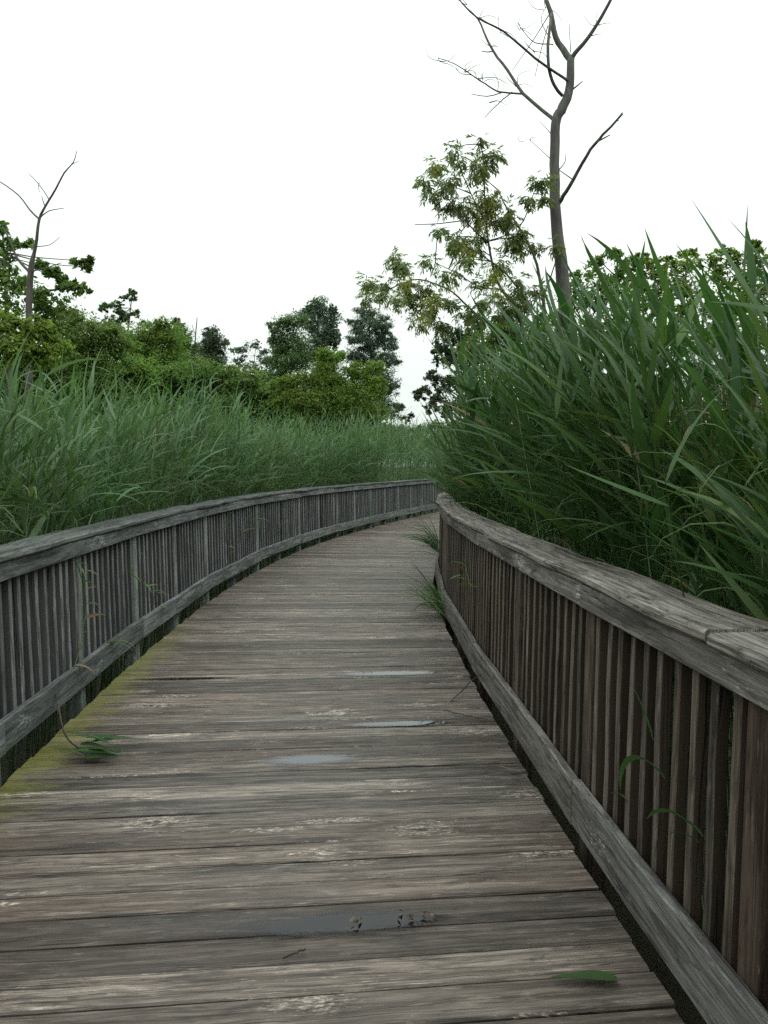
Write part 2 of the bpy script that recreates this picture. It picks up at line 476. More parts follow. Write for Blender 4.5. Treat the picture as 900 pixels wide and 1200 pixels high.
# ------------------------------------------------------------------ ground
def ground():
    n = N('marsh_mud')
    geo = n.new('ShaderNodeNewGeometry')
    a = n.noise(geo.outputs['Position'], 1.3, 7, 0.65)
    b2 = n.noise(geo.outputs['Position'], 14, 5, 0.7)
    col = n.ramp(n.math('ADD', n.math('MULTIPLY', a, 0.6), n.math('MULTIPLY', b2, 0.4)), [(0.3, (0.018, 0.015, 0.010)), (0.5, (0.045, 0.042, 0.022)), (0.7, (0.055, 0.075, 0.028))])
    b = n.new('ShaderNodeBsdfPrincipled'); n.put(b.inputs['Base Color'], col); b.inputs['Roughness'].default_value = 0.85
    bp = n.new('ShaderNodeBump'); bp.inputs['Distance'].default_value = 0.05; n.put(bp.inputs['Height'], b2); n.put(b.inputs['Normal'], bp)
    n.put(n.out.inputs[0], b)
    k = 61
    g = np.sinh(np.linspace(-5.2, 5.2, k)) / math.sinh(5.2) * 900
    X, Y = np.meshgrid(g, g + 20, indexing='ij')
    Zg = MARSH + 0.05 * np.sin(X * 1.7) * np.cos(Y * 1.3) + 0.03 * np.sin(X * 4.1 + Y * 3.3)
    V = np.stack([X, Y, Zg], -1).reshape(-1, 3)
    i, j = np.meshgrid(np.arange(k - 1), np.arange(k - 1), indexing='ij')
    a0 = (i * k + j).ravel()
    Q = np.stack([a0, a0 + k, a0 + k + 1, a0 + 1], -1)
    o = link('marsh_ground', np_mesh('marsh_ground', V, Q, True), mat=n.m)
    tag(o, kind='structure')


ground()


# ------------------------------------------------------------------ boards
def board_mesh(name, length, w, h, stations=3, bev=0.004, warp=0.0, wob=0.0, ends=(0.0, 0.0), taper=None):
    """board along local x, width along y, thickness z (top at z = 0); rounded arrises; UV in metres along the grain.
    ends: skew of each end; taper: (half width at -end, half width at +end)"""
    V, UV, Q = [], [], []
    b = bev
    prof = [(-.5 * w + b, 0), (.5 * w - b, 0), (.5 * w, -b), (.5 * w, -h + b), (.5 * w - b, -h), (-.5 * w + b, -h), (-.5 * w, -h + b), (-.5 * w, -b)]
    per = [0]
    for k in range(8):
        p, q = prof[k], prof[(k + 1) % 8]
        per.append(per[-1] + math.hypot(p[0] - q[0], p[1] - q[1]))
    ring = 9
    for i in range(stations):
        t = i / (stations - 1)
        x = (t - .5) * length
        zc = warp * (4 * (t - .5) ** 2 - .4) + rnd.gauss(0, wob)
        yc = rnd.gauss(0, wob)
        sc = 1.0
        if taper: sc = ((1 - t) * taper[0] + t * taper[1]) * 2 / w
        for k in range(9):
            y, z = prof[k % 8]
            xe = x
            if i == 0: xe += ends[0] * y / w
            if i == stations - 1: xe += ends[1] * y / w
            V.append((xe, y * sc + yc, z + zc)); UV.append((x, per[k]))
    for i in range(stations - 1):
        for k in range(8):
            Q.append((i * ring + k, (i + 1) * ring + k, (i + 1) * ring + k + 1, i * ring + k + 1))
    for i, flip in ((0, False), (stations - 1, True)):
        o = len(V)
        for k in range(8):
            y, z = prof[k]
            sc = 1.0 if not taper else taper[1 if i else 0] * 2 / w
            V.append(V[i * ring + k]); UV.append((z + 3, y))
        for a, c_, d, e in ((0, 1, 2, 7), (7, 2, 3, 6), (6, 3, 4, 5)):
            Q.append((o + a, o + c_, o + d, o + e) if flip else (o + e, o + d, o + c_, o + a))
    me = np_mesh(name, V, Q, False, UV)
    return me


def axes(o, x, y, z, loc):
    m = Matrix(((x.x, y.x, z.x, loc.x), (x.y, y.y, z.y, loc.y), (x.z, y.z, z.z, loc.z), (0, 0, 0, 1)))
    o.matrix_basis = m


UPV = Vector((0, 0, 1))
boardwalk = empty('boardwalk')
tag(boardwalk, kind='structure')
PITCHW = 0.1475
n_pl = int((S1 - S0) / PITCHW)
SKEW = 0.028                      # boards are laid very slightly off square
for i in range(n_pl):
    s = S0 + i * PITCHW
    t, nrm = frame(s)
    # half widths at both ends follow the curve so that the joints stay even
    l0 = (at(s + PITCHW, -HALF) - at(s, -HALF)).length
    l1 = (at(s + PITCHW, HALF) - at(s, HALF)).length
    gap = rnd.choice((0.005, 0.006, 0.008, 0.010, 0.013))
    L = 2 * HALF + rnd.uniform(-.012, .012)
    me = board_mesh('plank', L, PITCHW, 0.036, stations=5, bev=rnd.uniform(.004, .008), wob=.0012, taper=((l0 - gap) / 2, (l1 - gap) / 2))
    o = link('plank', me, boardwalk, M['plank'])
    xdir = (nrm + t * (SKEW + rnd.gauss(0, .0012))).normalized()
    ydir = UPV.cross(xdir)
    ti = rnd.gauss(0, .006)
    zdir = (UPV + ydir * ti).normalized()
    ydir = zdir.cross(xdir)
    axes(o, xdir, ydir, zdir, at(s + PITCHW / 2, rnd.uniform(-.006, .006), rnd.gauss(0, .0012)))

# what carries the deck: rim beams, joists and piles
def straight_board(name, A, B, w, h, parent, mat, side=None, gap=0.003, **kw):
    """board from A to B (points on its top centre line); w sideways, h down"""
    d = B - A
    x = d.normalized()
    me = board_mesh(name, d.length - gap, w, h, **kw)
    o = link(name, me, parent, mat)
    y = UPV.cross(x).normalized()
    z = x.cross(y)
    axes(o, x, y, z, (A + B) / 2)
    return o


for s in np.arange(S0, S1 - 2.4, 2.44):
    for o_ in (-1.16, -0.4, 0.4, 1.16):
        straight_board('joist', at(s, o_, -.042), at(s + 2.44, o_, -.042), .045, .19, boardwalk, M['beam'], bev=.003, stations=2)
    straight_board('cross_beam', at(s, -1.3, -.235), at(s, 1.3, -.235), .09, .14, boardwalk, M['beam'], bev=.004, stations=2)


# ------------------------------------------------------------------ railings
BAY = 1.22
H_TOP = 1.067
bal_meshes = {}


def stick(name, w, d, z0, z1, variants, key):
    out = []
    for _ in range(variants):
        me = board_mesh(name, z1 - z0, w, d, stations=4, bev=.003, wob=.0012)
        out.append(me)
    bal_meshes[key] = out
    return out


def railing(side, s_first, n_bays, label):
    left = side < 0
    mat_cap, mat_rail = (M['capleft'], M['railleft']) if left else (M['cap'], M['rail'])
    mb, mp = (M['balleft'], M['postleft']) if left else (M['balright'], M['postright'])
    root = empty('railing', at(s_first, side * 1.35))
    tag(root, label, 'railing')
    inv = Matrix.Translation(-root.location)
    def local(o): o.matrix_basis = inv @ o.matrix_basis
    ps = [s_first + BAY * i for i in range(n_bays + 1)]
    LEAN = 0.018
    def pt(s, off, z):           # the fence leans outward a touch
        return at(s, side * (off + LEAN * max(z, 0)), z)
    zb = .13 if left else .07
    kick_t, kick_h, kick_o = (.266, .156, 1.289) if left else (.236, .186, 1.282)
    sticks_b = stick('baluster', .038, .038, zb, 1.0, 5, 'b')
    sticks_p = stick('post', .092, .088, -.5, 1.0, 4, 'p')
    def upright(name, me, A, B, inward):
        o = link(name, me, root, None)
        x = (B - A).normalized()
        z = inward
        y = z.cross(x).normalized(); z = x.cross(y)
        axes(o, x, y, z, (A + B) / 2); local(o)
        return o
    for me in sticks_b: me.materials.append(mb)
    for me in sticks_p: me.materials.append(mp)
    for i in range(n_bays):
        a, b = ps[i], ps[i + 1]
        t, nr = frame((a + b) / 2)
        inward = nr * (-side)
        # the post and its balusters; their inner faces share a plane just behind the boards
        A, B = pt(a, 1.311, -.5), pt(a, 1.311, 1.0)
        upright('post', rnd.choice(sticks_p), A, B, frame(a)[1] * (-side))
        for k in range(1, 11):
            f = k / 11 + rnd.gauss(0, .006)
            # balusters stand on the chord between the posts of a two-bay section
            j = i - i % 2
            fa = (i % 2 + f) / 2
            sa, sb = ps[j], ps[min(j + 2, n_bays)]
            if j + 2 > n_bays: fa = f
            p0 = pt(sa, 1.312, zb).lerp(pt(sb, 1.312, zb), fa)
            p1 = pt(sa, 1.312, 1.0).lerp(pt(sb, 1.312, 1.0), fa + rnd.gauss(0, .0016))
            up = upright('baluster', rnd.choice(sticks_b), p0, p1, inward)
    up = upright('post', rnd.choice(sticks_p), pt(ps[-1], 1.311, -.5), pt(ps[-1], 1.311, 1.0), frame(ps[-1])[1] * (-side))
    # boards span two bays, butted at the posts
    for i in range(0, n_bays, 2):
        a, b = ps[i], ps[min(i + 2, n_bays)]
        o = straight_board('top_rail', pt(a, 1.289, 1.029 + rnd.gauss(0, .002)), pt(b, 1.289, 1.029 + rnd.gauss(0, .002)), .038, .092, root, mat_rail, bev=.004, stations=5, wob=.0012); local(o)
        o = straight_board('kick_board', pt(a, kick_o, kick_t + rnd.gauss(0, .003)), pt(b, kick_o, kick_t + rnd.gauss(0, .003)), .038, kick_h, root, mat_rail, bev=.004, stations=5, wob=.0015); local(o)
    # the cap's joints are staggered by one bay
    st = [ps[0]] + ps[1::2] + ([ps[-1]] if (n_bays % 2) == 0 else [])
    for a, b in zip(st[:-1], st[1:]):
        a2, b2 = a + .16, b + .16
        zj = 1.0695 + rnd.gauss(0, .0012)
        ta, tb = frame(a2)[0], frame(b2)[0]
        ch = (pt(b2, 1.37, 0) - pt(a2, 1.37, 0)).normalized()
        ka = (ta.cross(ch)).z * .235; kb = (tb.cross(ch)).z * .235
        o = straight_board('handrail_cap', pt(a2, 1.37, zj), pt(b2, 1.37, zj + rnd.gauss(0, .001)), .236, .0385, root, mat_cap, bev=.010, stations=10, wob=.0026, gap=.004, ends=(-ka, -kb)); local(o)
    return root


railing(-1, s_of(3.70 + 0.0) - 1.22 * 4, 30, 'grey weathered wooden railing curving away along the left edge of the boardwalk')
railing(1, s_of(1.72) - 1.22 * 3, 26, 'brown weathered wooden railing with broad pale cap along the right edge of the boardwalk')


# ------------------------------------------------------------------ reeds
def strips(base, az, e0, bend, L, W, roll, K=6, fold=0.0, curl=None):
    """N leaf blades as tapering strips. base (N,3); angles (N). Returns V (N*K*c,3), Q"""
    Nn = len(az)
    t = np.linspace(0, 1, K)
    el = e0[:, None] - bend[:, None] * t[None] ** 1.3
    ds = L[:, None] / (K - 1)
    azt = az[:, None] + (curl[:, None] * t[None] if curl is not None else 0 * t[None])
    dx = np.cos(el) * np.cos(azt); dy = np.cos(el) * np.sin(azt); dz = np.sin(el)
    D = np.stack([dx, dy, dz], -1)
    mid = 0.5 * (D[:, 1:] + D[:, :-1]) * ds[..., None]
    pos = base[:, None, :] + np.concatenate([np.zeros((Nn, 1, 3)), np.cumsum(mid, 1)], 1)
    side = np.stack([-np.sin(azt), np.cos(azt), 0 * azt], -1)
    nor = np.cross(D, side)
    rl = roll[:, None, None]
    s2 = side * np.cos(rl) + nor * np.sin(rl)
    n2 = nor * np.cos(rl) - side * np.sin(rl)
    wp = np.minimum(1, (t + .03) / .2) ** .6 * (1 - t ** 1.6) ** .85
    wp[-1] = 0.02
    w = W[:, None] * .5 * wp[None]
    if fold:
        l = pos + s2 * w[..., None] + n2 * w[..., None] * fold
        r = pos - s2 * w[..., None] + n2 * w[..., None] * fold
        V = np.stack([l, pos, r], 2)
        c = 3
    else:
        V = np.stack([pos + s2 * w[..., None], pos - s2 * w[..., None]], 2)
        c = 2
    V = V.reshape(-1, 3)
    q = []
    for i in range(K - 1):
        for k in range(c - 1):
            q.append((i * c + k, i * c + k + 1, (i + 1) * c + k + 1, (i + 1) * c + k))
    q = np.array(q)
    Q = (np.arange(Nn)[:, None, None] * (K * c) + q[None]).reshape(-1, 4)
    return V, Q


def stems(base, top, r):
    """N thin three-sided culms from base to top"""
    Nn = len(base)
    a = np.array([0, 2 * PI / 3, 4 * PI / 3])
    ring = np.stack([np.cos(a), np.sin(a), 0 * a], -1)
    midp = base * .5 + top * .5
    midp[:, :2] = base[:, :2] * .62 + top[:, :2] * .38
    V = np.stack([base[:, None] + ring[None] * r[:, None, None], midp[:, None] + ring[None] * r[:, None, None] * .85, top[:, None] + ring[None] * r[:, None, None] * .3], 1).reshape(-1, 3)
    q = []
    for i in range(2):
        for k in range(3):
            k2 = (k + 1) % 3
            q.append((i * 3 + k, i * 3 + k2, (i + 1) * 3 + k2, (i + 1) * 3 + k))
    Q = (np.arange(Nn)[:, None, None] * 9 + np.array(q)[None]).reshape(-1, 4)
    return V, Q


def clear_of_rail(V, K, c, spare=.05):
    """which blades keep out of the railing (a few poke through)"""
    W = V.reshape(-1, K * c, 3)
    n = len(W)
    o, _ = off_grid(W[..., 0].ravel(), W[..., 1].ravel())
    o = np.abs(o).reshape(n, -1)
    z = W[..., 2]
    hit = ((o < 1.44) & (z < 1.01)).any(1)
    cap = ((o < 1.50) & (z > .98) & (z < 1.13)).any(1)
    r = rng.random(n)
    return ~((hit & (r > spare)) | (cap & (r > .07)))


def mass(name, label, pts, height, lean_dir, lean, az_mean, az_sd, mat, nl=(9, 13), Lr=(.34, .62), Wr=(.018, .034), K=6, edeg=(36, 36), bnd=.7, wildf=.3, lowf=.5):
    """one bed of reeds: culms and their blades"""
    Nn = len(pts)
    base = np.column_stack([pts, np.full(Nn, MARSH - .05)])
    h = height
    la = lean_dir + rng.normal(0, .8, Nn)
    lm = lean * np.abs(rng.normal(1, .45, Nn))
    top = base + np.column_stack([np.cos(la) * lm * h, np.sin(la) * lm * h, h])
    acc = Acc()
    V, Q = stems(base, top, rng.uniform(.0035, .006, Nn))
    acc.add(V, Q)
    cnt = rng.integers(nl[0], nl[1] + 1, Nn)
    idx = np.repeat(np.arange(Nn), cnt)
    u = np.concatenate([np.linspace(0, 1, c) for c in cnt])
    frac = .36 + .64 * u + rng.normal(0, .012, len(u))
    frac = np.clip(frac, .2, .995)
    cx = frac[:, None]
    b, tp = base[idx], top[idx]
    pos = b + (tp - b) * cx
    midoff = (b[:, :2] * .62 + tp[:, :2] * .38) - (b[:, :2] * .5 + tp[:, :2] * .5)
    pos[:, :2] += midoff * (1 - np.abs(2 * cx - 1))
    alt = np.where(rng.random(len(u)) < .5, -1, 1)
    az = az_mean + alt * rng.uniform(.1, .5, len(u)) + rng.normal(0, az_sd, len(u))
    wild = rng.random(len(u)) < wildf
    az[wild] = rng.uniform(0, 2 * PI, wild.sum())
    e0 = np.radians(edeg[0] + edeg[1] * u + rng.normal(0, 16, len(u)))
    bend = np.clip(rng.normal(bnd * (1 - .45 * u), .38, len(u)), .02, 2.4)
    ln = rng.uniform(Lr[0], Lr[1], len(u)) * (.75 + .5 * np.sin(PI * np.clip(u * .8 + .15, 0, 1))) * .85
    wd = rng.uniform(Wr[0], Wr[1], len(u)) * np.where(rng.random(len(u)) < .3, .6, 1)
    if bnd < .6: bend = np.where(u > .5, np.minimum(bend, .55), bend)
    low = u < lowf
    bend[low] += rng.uniform(.5, 2.2, low.sum())
    ln[low] *= rng.uniform(.45, .85, low.sum()); wd[low] *= rng.uniform(.35, .7, low.sum())
    az[low] += rng.normal(0, 1.0, low.sum())
    V, Q = strips(pos, az, e0, bend, ln, wd, rng.normal(0, .5, len(u)), K, curl=rng.normal(0, .35, len(u)))
    ok = clear_of_rail(V, K, 2, .02)
    V = V.reshape(-1, K * 2, 3)[ok].reshape(-1, 3)
    Q = Q[:ok.sum() * (K - 1)]
    acc.add(V, Q)
    o = link(name, acc.mesh(name), mat=mat)
    tag(o, label, 'reeds', kind='stuff')
    return o


def scatter(n, s_rng, o_rng, bias=1.0):
    """points beside the path: s along it, o sideways distance; bias > 1 crowds them near the railing"""
    s = rng.uniform(s_rng[0], s_rng[1], n)
    o = o_rng[0] + (o_rng[1] - o_rng[0]) * rng.random(n) ** bias
    x = np.interp(s, ss, xx); y = np.interp(s, ss, zz); h = np.interp(s, ss, hh); l = np.hypot(1, h)
    return np.column_stack([x + o / l, y - o * h / l]), s, np.abs(o)


def patchy(p, f=.55):
    return np.sin(p[:, 0] * f * 2.1 + 1.3) * np.cos(p[:, 1] * f * 1.7) + .5 * np.sin(p[:, 0] * 2.9 + p[:, 1] * 2.3)


# right bed
p, s, o = scatter(3200, (-3, 24), (1.74, 6.5), 2.1)
hR = np.interp(s, [0, 2.2, 3.2, 6.0, 8.5, 11, 14, 18], [1.75, 2.05, 2.6, 2.75, 2.2, 1.95, 1.95, 2.3]) + .16 * patchy(p) + rng.normal(0, .16, len(p)) + .10 * np.clip(o - 1.9, 0, 2.5)
mass('reed_bed', 'dense dark green bed of tall reeds behind the right railing', p, hR, PI * .93, .10, PI * .93, .75, M['reed'], Lr=(.38, .68), Wr=(.026, .054), K=7, edeg=(26, 34), bnd=.5)
p, s, o = scatter(900, (20, 40), (1.7, 9), 1.5)
mass('reed_bed', 'far bed of reeds around the right bend of the boardwalk', p, 2.9 + rng.normal(0, .2, len(p)), PI * .93, .10, PI * .93, .6, M['reed'], Lr=(.36, .6), K=5)
# left bed
p, s, o = scatter(4200, (-2, 20), (-1.74, -9), 2.0)
hL = np.interp(s, [2, 5, 8], [2.2, 2.32, 2.5]) + .16 * patchy(p) + rng.normal(0, .2, len(p)) + .05 * np.clip(o - 1.7, 0, 6)
mass('reed_bed', 'grey green bed of reeds bending over behind the left railing', p, hL, .15, .10, .15, 1.0, M['reedleft'], Lr=(.34, .62), Wr=(.017, .034), K=6, edeg=(34, 30), bnd=1.2, wildf=.45)
p, s, o = scatter(3600, (18, 46), (-1.6, -14), 1.6)
mass('reed_bed', 'distant bed of reeds beyond the far curve of the left railing', p, 3.15 + .15 * patchy(p) + rng.normal(0, .18, len(p)), .15, .09, .15, 1.2, M['reedleft'], Lr=(.36, .62), Wr=(.022, .038), K=5, edeg=(36, 32), bnd=1.2, nl=(8, 10))

# a pool of blades for the reeds that stand out one by one
POOL = []
for e0d in (42, 55, 66, 76):
    for bd in (.05, .3, .65, 1.15, 1.9):
        for fl in (.28,):
            V, Q = strips(np.zeros((1, 3)), np.zeros(1), np.array([math.radians(e0d)]), np.array([bd]), np.ones(1), np.array([.072]), np.array([rnd.gauss(0, .35)]), 9, fold=fl, curl=np.array([rnd.gauss(0, .3)]))
            POOL.append((e0d, bd, V, Q))
pool_me = {}


def blade_mesh(k, mk):
    if (k, mk) not in pool_me:
        me = np_mesh('leaf', POOL[k][2], POOL[k][3], True)
        me.materials.append(M[mk])
        pool_me[(k, mk)] = me
    return pool_me[(k, mk)]


stem_me = []
for _ in range(4):
    V, Q = tube([(0, 0, 0), (rnd.gauss(0, .004), rnd.gauss(0, .004), .5), (0, 0, 1)], [.0022, .0019, .0007], 4)
    me = np_mesh('stem', V, Q, True); me.materials.append(M['reedstem']); stem_me.append(me)


def reed(x, y, h, lean_az, lean, az_mean, mk, label, group, big=1.0):
    root = empty('reed', (x, y, MARSH - .03))
    tag(root, label, 'reed', group)
    ax = Vector((-math.sin(lean_az), math.cos(lean_az), 0))
    root.rotation_mode = 'QUATERNION'
    root.rotation_quaternion = Matrix.Rotation(lean, 3, ax).to_quaternion()
    st = link('stem', rnd.choice(stem_me), root)
    st.scale = (rnd.uniform(.9, 1.3) * 2.2,) * 2 + (h,)
    n = rnd.randint(7, 10)
    for i in range(n):
        u = i / (n - 1)
        e = (28 if mk == 'reed' else 38) + (34 if u < .85 else 44) * u + rnd.gauss(0, 9)
        bd = max(.02, rnd.gauss((.6 if mk == 'reed' else 1.2) * (1 - .5 * u), .35)) + (rnd.uniform(.4, 1.5) if u < .42 else 0)
        if u > .5 and mk == 'reed': bd = min(bd, .45)
        k = min(range(len(POOL)), key=lambda q: abs(POOL[q][0] - e) / 10 + abs(POOL[q][1] - bd) * 2.2)
        key = 'dry' if (u < .25 and rnd.random() < .35) else mk
        az = az_mean + (1 if i % 2 else -1) * rnd.uniform(.1, .5) + rnd.gauss(0, .5 if mk == 'reed' else .9)
        zl = h * (.36 + .635 * u)
        RW = np.array((root.rotation_quaternion.to_matrix() @ Matrix.Rotation(az, 3, 'Z')))
        VW = (POOL[k][2] * .55) @ RW.T + np.array(root.location + root.rotation_quaternion.to_matrix() @ Vector((0, 0, zl)))
        if not clear_of_rail(VW, 9, 3, .02)[0]: continue
        lf = link('leaf', blade_mesh(k, key), root)
        lf.location = (0, 0, zl)
        lf.rotation_euler = (0, 0, az)
        L = rnd.uniform(.36, .64) * big * (.8 + .35 * math.sin(PI * min(1, u * .8 + .15))) * (rnd.uniform(.45, .8) if u < .42 else 1)
        if key == 'dry': L *= .6
        wk = rnd.uniform(.4, .75) if u < .42 else 1
        lf.scale = (L, L * wk * rnd.uniform(.85, 1.3), L)
    return root


GR = 'reeds in the front rows behind the right railing'
LR_ = 'tall spear leaved green reed in the front rows behind the right railing'
for i in range(150):
    s = 1.9 + 11.6 * (i + rnd.random()) / 150
    o = rnd.uniform(1.78, 2.35) - .18 * max(0, min(1, (s - 6) / 3))
    q = at(s, o)
    reed(q.x, q.y, float(np.interp(s, [0, 2.2, 3.2, 6.0, 8.5, 11, 14], [1.75, 2.05, 2.55, 2.7, 2.3, 2.1, 2.1])) + rnd.gauss(0, .2), PI * .93 + rnd.gauss(0, .6), abs(rnd.gauss(.10, .05)), PI * .93, 'reed', LR_, GR, 1.08)
GL = 'reeds in the front rows behind the left railing'
LL_ = 'greyish green reed with drooping leaves in the front rows behind the left railing'
for i in range(120):
    s = 2.2 + 12 * (i + rnd.random()) / 120
    q = at(s, -rnd.uniform(1.76, 2.5))
    reed(q.x, q.y, float(np.interp(s, [2, 5, 8], [2.1, 2.28, 2.45])) + rnd.gauss(0, .18), .15 + rnd.gauss(0, .7), abs(rnd.gauss(.09, .05)), .25, 'reedleft', LL_, GL, .95)


# low sedge and dead blades at the foot of both beds, arching against the caps
def sedge(name, label, side, n, s_rng, mat, zr, Lr, o_rng=(1.5, 2.1)):
    p, s, o = scatter(n, s_rng, (side * o_rng[0], side * o_rng[1]))
    base = np.column_stack([p, rng.uniform(zr[0], zr[1], n)])
    az = (PI if side > 0 else 0) + rng.normal(0, 1.1, n)
    V, Q = strips(base, az, np.radians(rng.normal(66, 14, n)), rng.uniform(.8, 2.9, n), rng.uniform(Lr[0], Lr[1], n), rng.uniform(.006, .016, n), rng.normal(0, .6, n), 7, curl=rng.normal(0, .5, n))
    ok = clear_of_rail(V, 7, 2, .025)
    V = V.reshape(-1, 14, 3)[ok].reshape(-1, 3); Q = Q[:ok.sum() * 6]
    o = link(name, np_mesh(name, V, Q), mat=mat)
    tag(o, label, 'grass', kind='stuff')


sedge('sedge', 'thin arching sedge blades low behind the right railing', 1, 7000, (-.5, 14), M['grass'], (.45, 1.5), (.25, .62), (1.56, 2.5))
sedge('sedge', 'thin arching sedge blades low behind the left railing', -1, 5200, (2, 28), M['grass'], (.5, 1.2), (.2, .5), (1.56, 2.5))
sedge('dead_leaves', 'dry tan reed leaves hanging behind the right railing', 1, 1100, (-.5, 12), M['dry'], (.6, 1.9), (.12, .34), (1.62, 2.3))
sedge('dead_leaves', 'dry tan reed leaves hanging behind the left railing', -1, 650, (2, 20), M['dry'], (.6, 1.5), (.12, .34), (1.62, 2.3))


# ------------------------------------------------------------------ trees
def leaf_cloud(centers, normals, length, width, droop=0.0, fold=.25):
    """N folded diamond leaves"""
    Nn = len(centers)
    d = rng.normal(0, 1, (Nn, 3)); d[:, 2] -= droop
    nr = normals / np.linalg.norm(normals, axis=1, keepdims=True)
    d -= nr * (d * nr).sum(1, keepdims=True)
    d /= np.linalg.norm(d, axis=1, keepdims=True) + 1e-9
    s = np.cross(nr, d)
    a = centers - d * length[:, None] * .5
    b = centers + d * length[:, None] * .5
    m = centers - d * length[:, None] * .08 - nr * width[:, None] * fold
    V = np.stack([a, m + s * width[:, None] * .5, b, m - s * width[:, None] * .5], 1).reshape(-1, 3)
    Q = np.arange(Nn * 4).reshape(-1, 4)
    return V, Q


def ground_z(): return MARSH - .1


def tree(name, label, cat, d, base_px, lobes, mat, leaf=.09, dens=1.0, bark='dark_bark', trunk_r=.07, group=None, conifer=False, sub=26, drop=.0, wisp=.0):
    """lobes: (px, py, rx, ry[, dz]) in photograph pixels at depth d"""
    k = d / F
    leaf *= .74
    b = P(base_px, 600, d); b.z = ground_z()
    root = empty(name, b)
    tag(root, label, cat, group)
    W = []
    for lb in lobes:
        dz = lb[4] if len(lb) > 4 else rnd.uniform(-.5, .5) * lb[2] * k
        W.append((P(lb[0], lb[1], d + dz) - b, lb[2] * k, lb[3] * k))
    # trunk and limbs
    topw = max(W, key=lambda w: w[0].z)
    tp = topw[0]
    mid = Vector((tp.x * .25 + rnd.gauss(0, .05), tp.y * .25, tp.z * .5))
    pts, rr = smooth_line([(0, 0, 0), mid, tp], [trunk_r, trunk_r * .7, trunk_r * .16], 5, .12)
    V, Q = tube(pts, rr, 8)
    link('trunk', np_mesh('trunk', V, Q, True), root, M[bark])
    for c, rx, ry in W:
        if c is tp: continue
        j = max(2, int(len(pts) * min(.85, max(.25, (c.z - .35 * rx - ry) / max(tp.z, .1)))))
        j = min(j, len(pts) - 2)
        st = pts[j]
        m_ = st.lerp(c, .5) + Vector((rnd.gauss(0, .06), rnd.gauss(0, .06), -.05)) * (c - st).length
        lp, lr = smooth_line([st, m_, c], [rr[j] * .6, rr[j] * .4, .006], 4, .15)
        V, Q = tube(lp, lr, 6)
        link('branch', np_mesh('branch', V, Q, True), root, M[bark])
    acc = Acc()
    W2 = []                        # every mass of leaves is broken into uneven smaller ones
    for c, rx, ry in W:
        W2.append((c, rx * .88, ry * .88))
        for _ in range(5):
            v = Vector((rnd.gauss(0, 1), rnd.gauss(0, 1), rnd.gauss(0, 1))).normalized() * rnd.uniform(.6, 1.0)
            q_ = rnd.uniform(.22, .42)
            W2.append((c + Vector((v.x * rx, v.y * (rx + ry) * .5, v.z * ry)), rx * q_, ry * q_))
    for c, rx, ry in W2:
        area = PI * rx * ry
        n = int(dens * 4.7 * area / (leaf * leaf * .5 * .5))
        n = max(30, min(n, 9000))
        m = max(9, n // sub)
        dirs = rng.normal(0, 1, (m, 3)); dirs /= np.linalg.norm(dirs, axis=1, keepdims=True)
        rad = (.15 + .85 * rng.random(m) ** .5) * (1 + max(wisp, .42) * rng.normal(0, .35, m))
        cc = dirs * rad[:, None] * np.array([rx, (rx + ry) * .5, ry])
        keep = rng.random(m) > drop
        cc = cc[keep]; dirs = dirs[keep]; m = len(cc)
        if m == 0: continue
        ci = rng.integers(0, m, n)
        sg = .22 * (rx * ry) ** .5 * rng.uniform(.35, 1.3, m)
        o_ = rng.normal(0, 1, (n, 3)) * sg[ci][:, None] * np.array([1.05, 1.05, .9])
        pos = np.array(c) + cc[ci] + o_
        nrm = rng.normal(0, .8, (n, 3)) + dirs[ci] * .6 + np.array([0, 0, .7])
        ln = leaf * rng.uniform(.65, 1.35, n)
        V, Q = leaf_cloud(pos, nrm, ln, ln * (.5 if not conifer else .22), droop=.5)
        acc.add(V, Q)
    tag(link('crown', acc.mesh('crown'), root, mat), kind='stuff')
    return root


# left side, from near to far
tree('young_tree', 'mid green tree with large leaf clumps behind the bare sapling at the far left', 'tree', 15, 12,
     [(0, 330, 26, 22), (28, 345, 26, 22), (5, 300, 14, 14), (14, 282, 9, 7), (33, 286, 9, 5), (3, 268, 8, 8), (50, 350, 18, 18), (62, 320, 9, 6), (72, 326, 10, 8), (80, 338, 14, 9), (95, 336, 11, 10), (92, 312, 12, 8), (103, 306, 7, 5), (62, 362, 18, 18), (-20, 330, 30, 40), (48, 310, 6, 6)],
     M['f_mid'], leaf=.17, trunk_r=.09, dens=.5, wisp=.7)
tree('shrub', 'yellow green leafy shrub rising from the reeds at the far left', 'shrub', 9.5, 20,
     [(8, 378, 22, 18), (40, 386, 22, 18), (20, 408, 34, 22), (-12, 395, 25, 30), (48, 412, 26, 20), (72, 405, 16, 12), (60, 392, 12, 10)], M['f_yellow'], leaf=.085, trunk_r=.03)
tree('shrub', 'dark green shrub below the leaf clumps, between yellow shrub and the lacy tree', 'shrub', 19, 90,
     [(80, 380, 26, 20), (100, 392, 30, 26), (125, 400, 28, 24), (70, 410, 30, 20), (110, 420, 40, 22)], M['f_mid'], leaf=.1, trunk_r=.05)
tree('lacy_tree', 'sparse lacy tree with sky showing through its crown above the left reeds', 'tree', 26, 138,
     [(122, 362, 9, 7), (135, 358, 8, 6), (150, 349, 9, 6), (155, 342, 5, 5), (140, 370, 12, 7), (130, 378, 11, 7), (148, 375, 9, 6), (160, 368, 8, 5), (120, 390, 10, 7), (170, 380, 8, 5)],
     M['f_dark'], leaf=.13, dens=.8, trunk_r=.07, drop=.1)
tree('shrub', 'broad mid green bush in the middle of the left treeline', 'shrub', 24, 180,
     [(165, 395, 24, 18), (185, 388, 20, 14), (200, 400, 24, 20), (160, 415, 30, 22), (195, 422, 34, 22)], M['f_bright'], leaf=.11, trunk_r=.06)
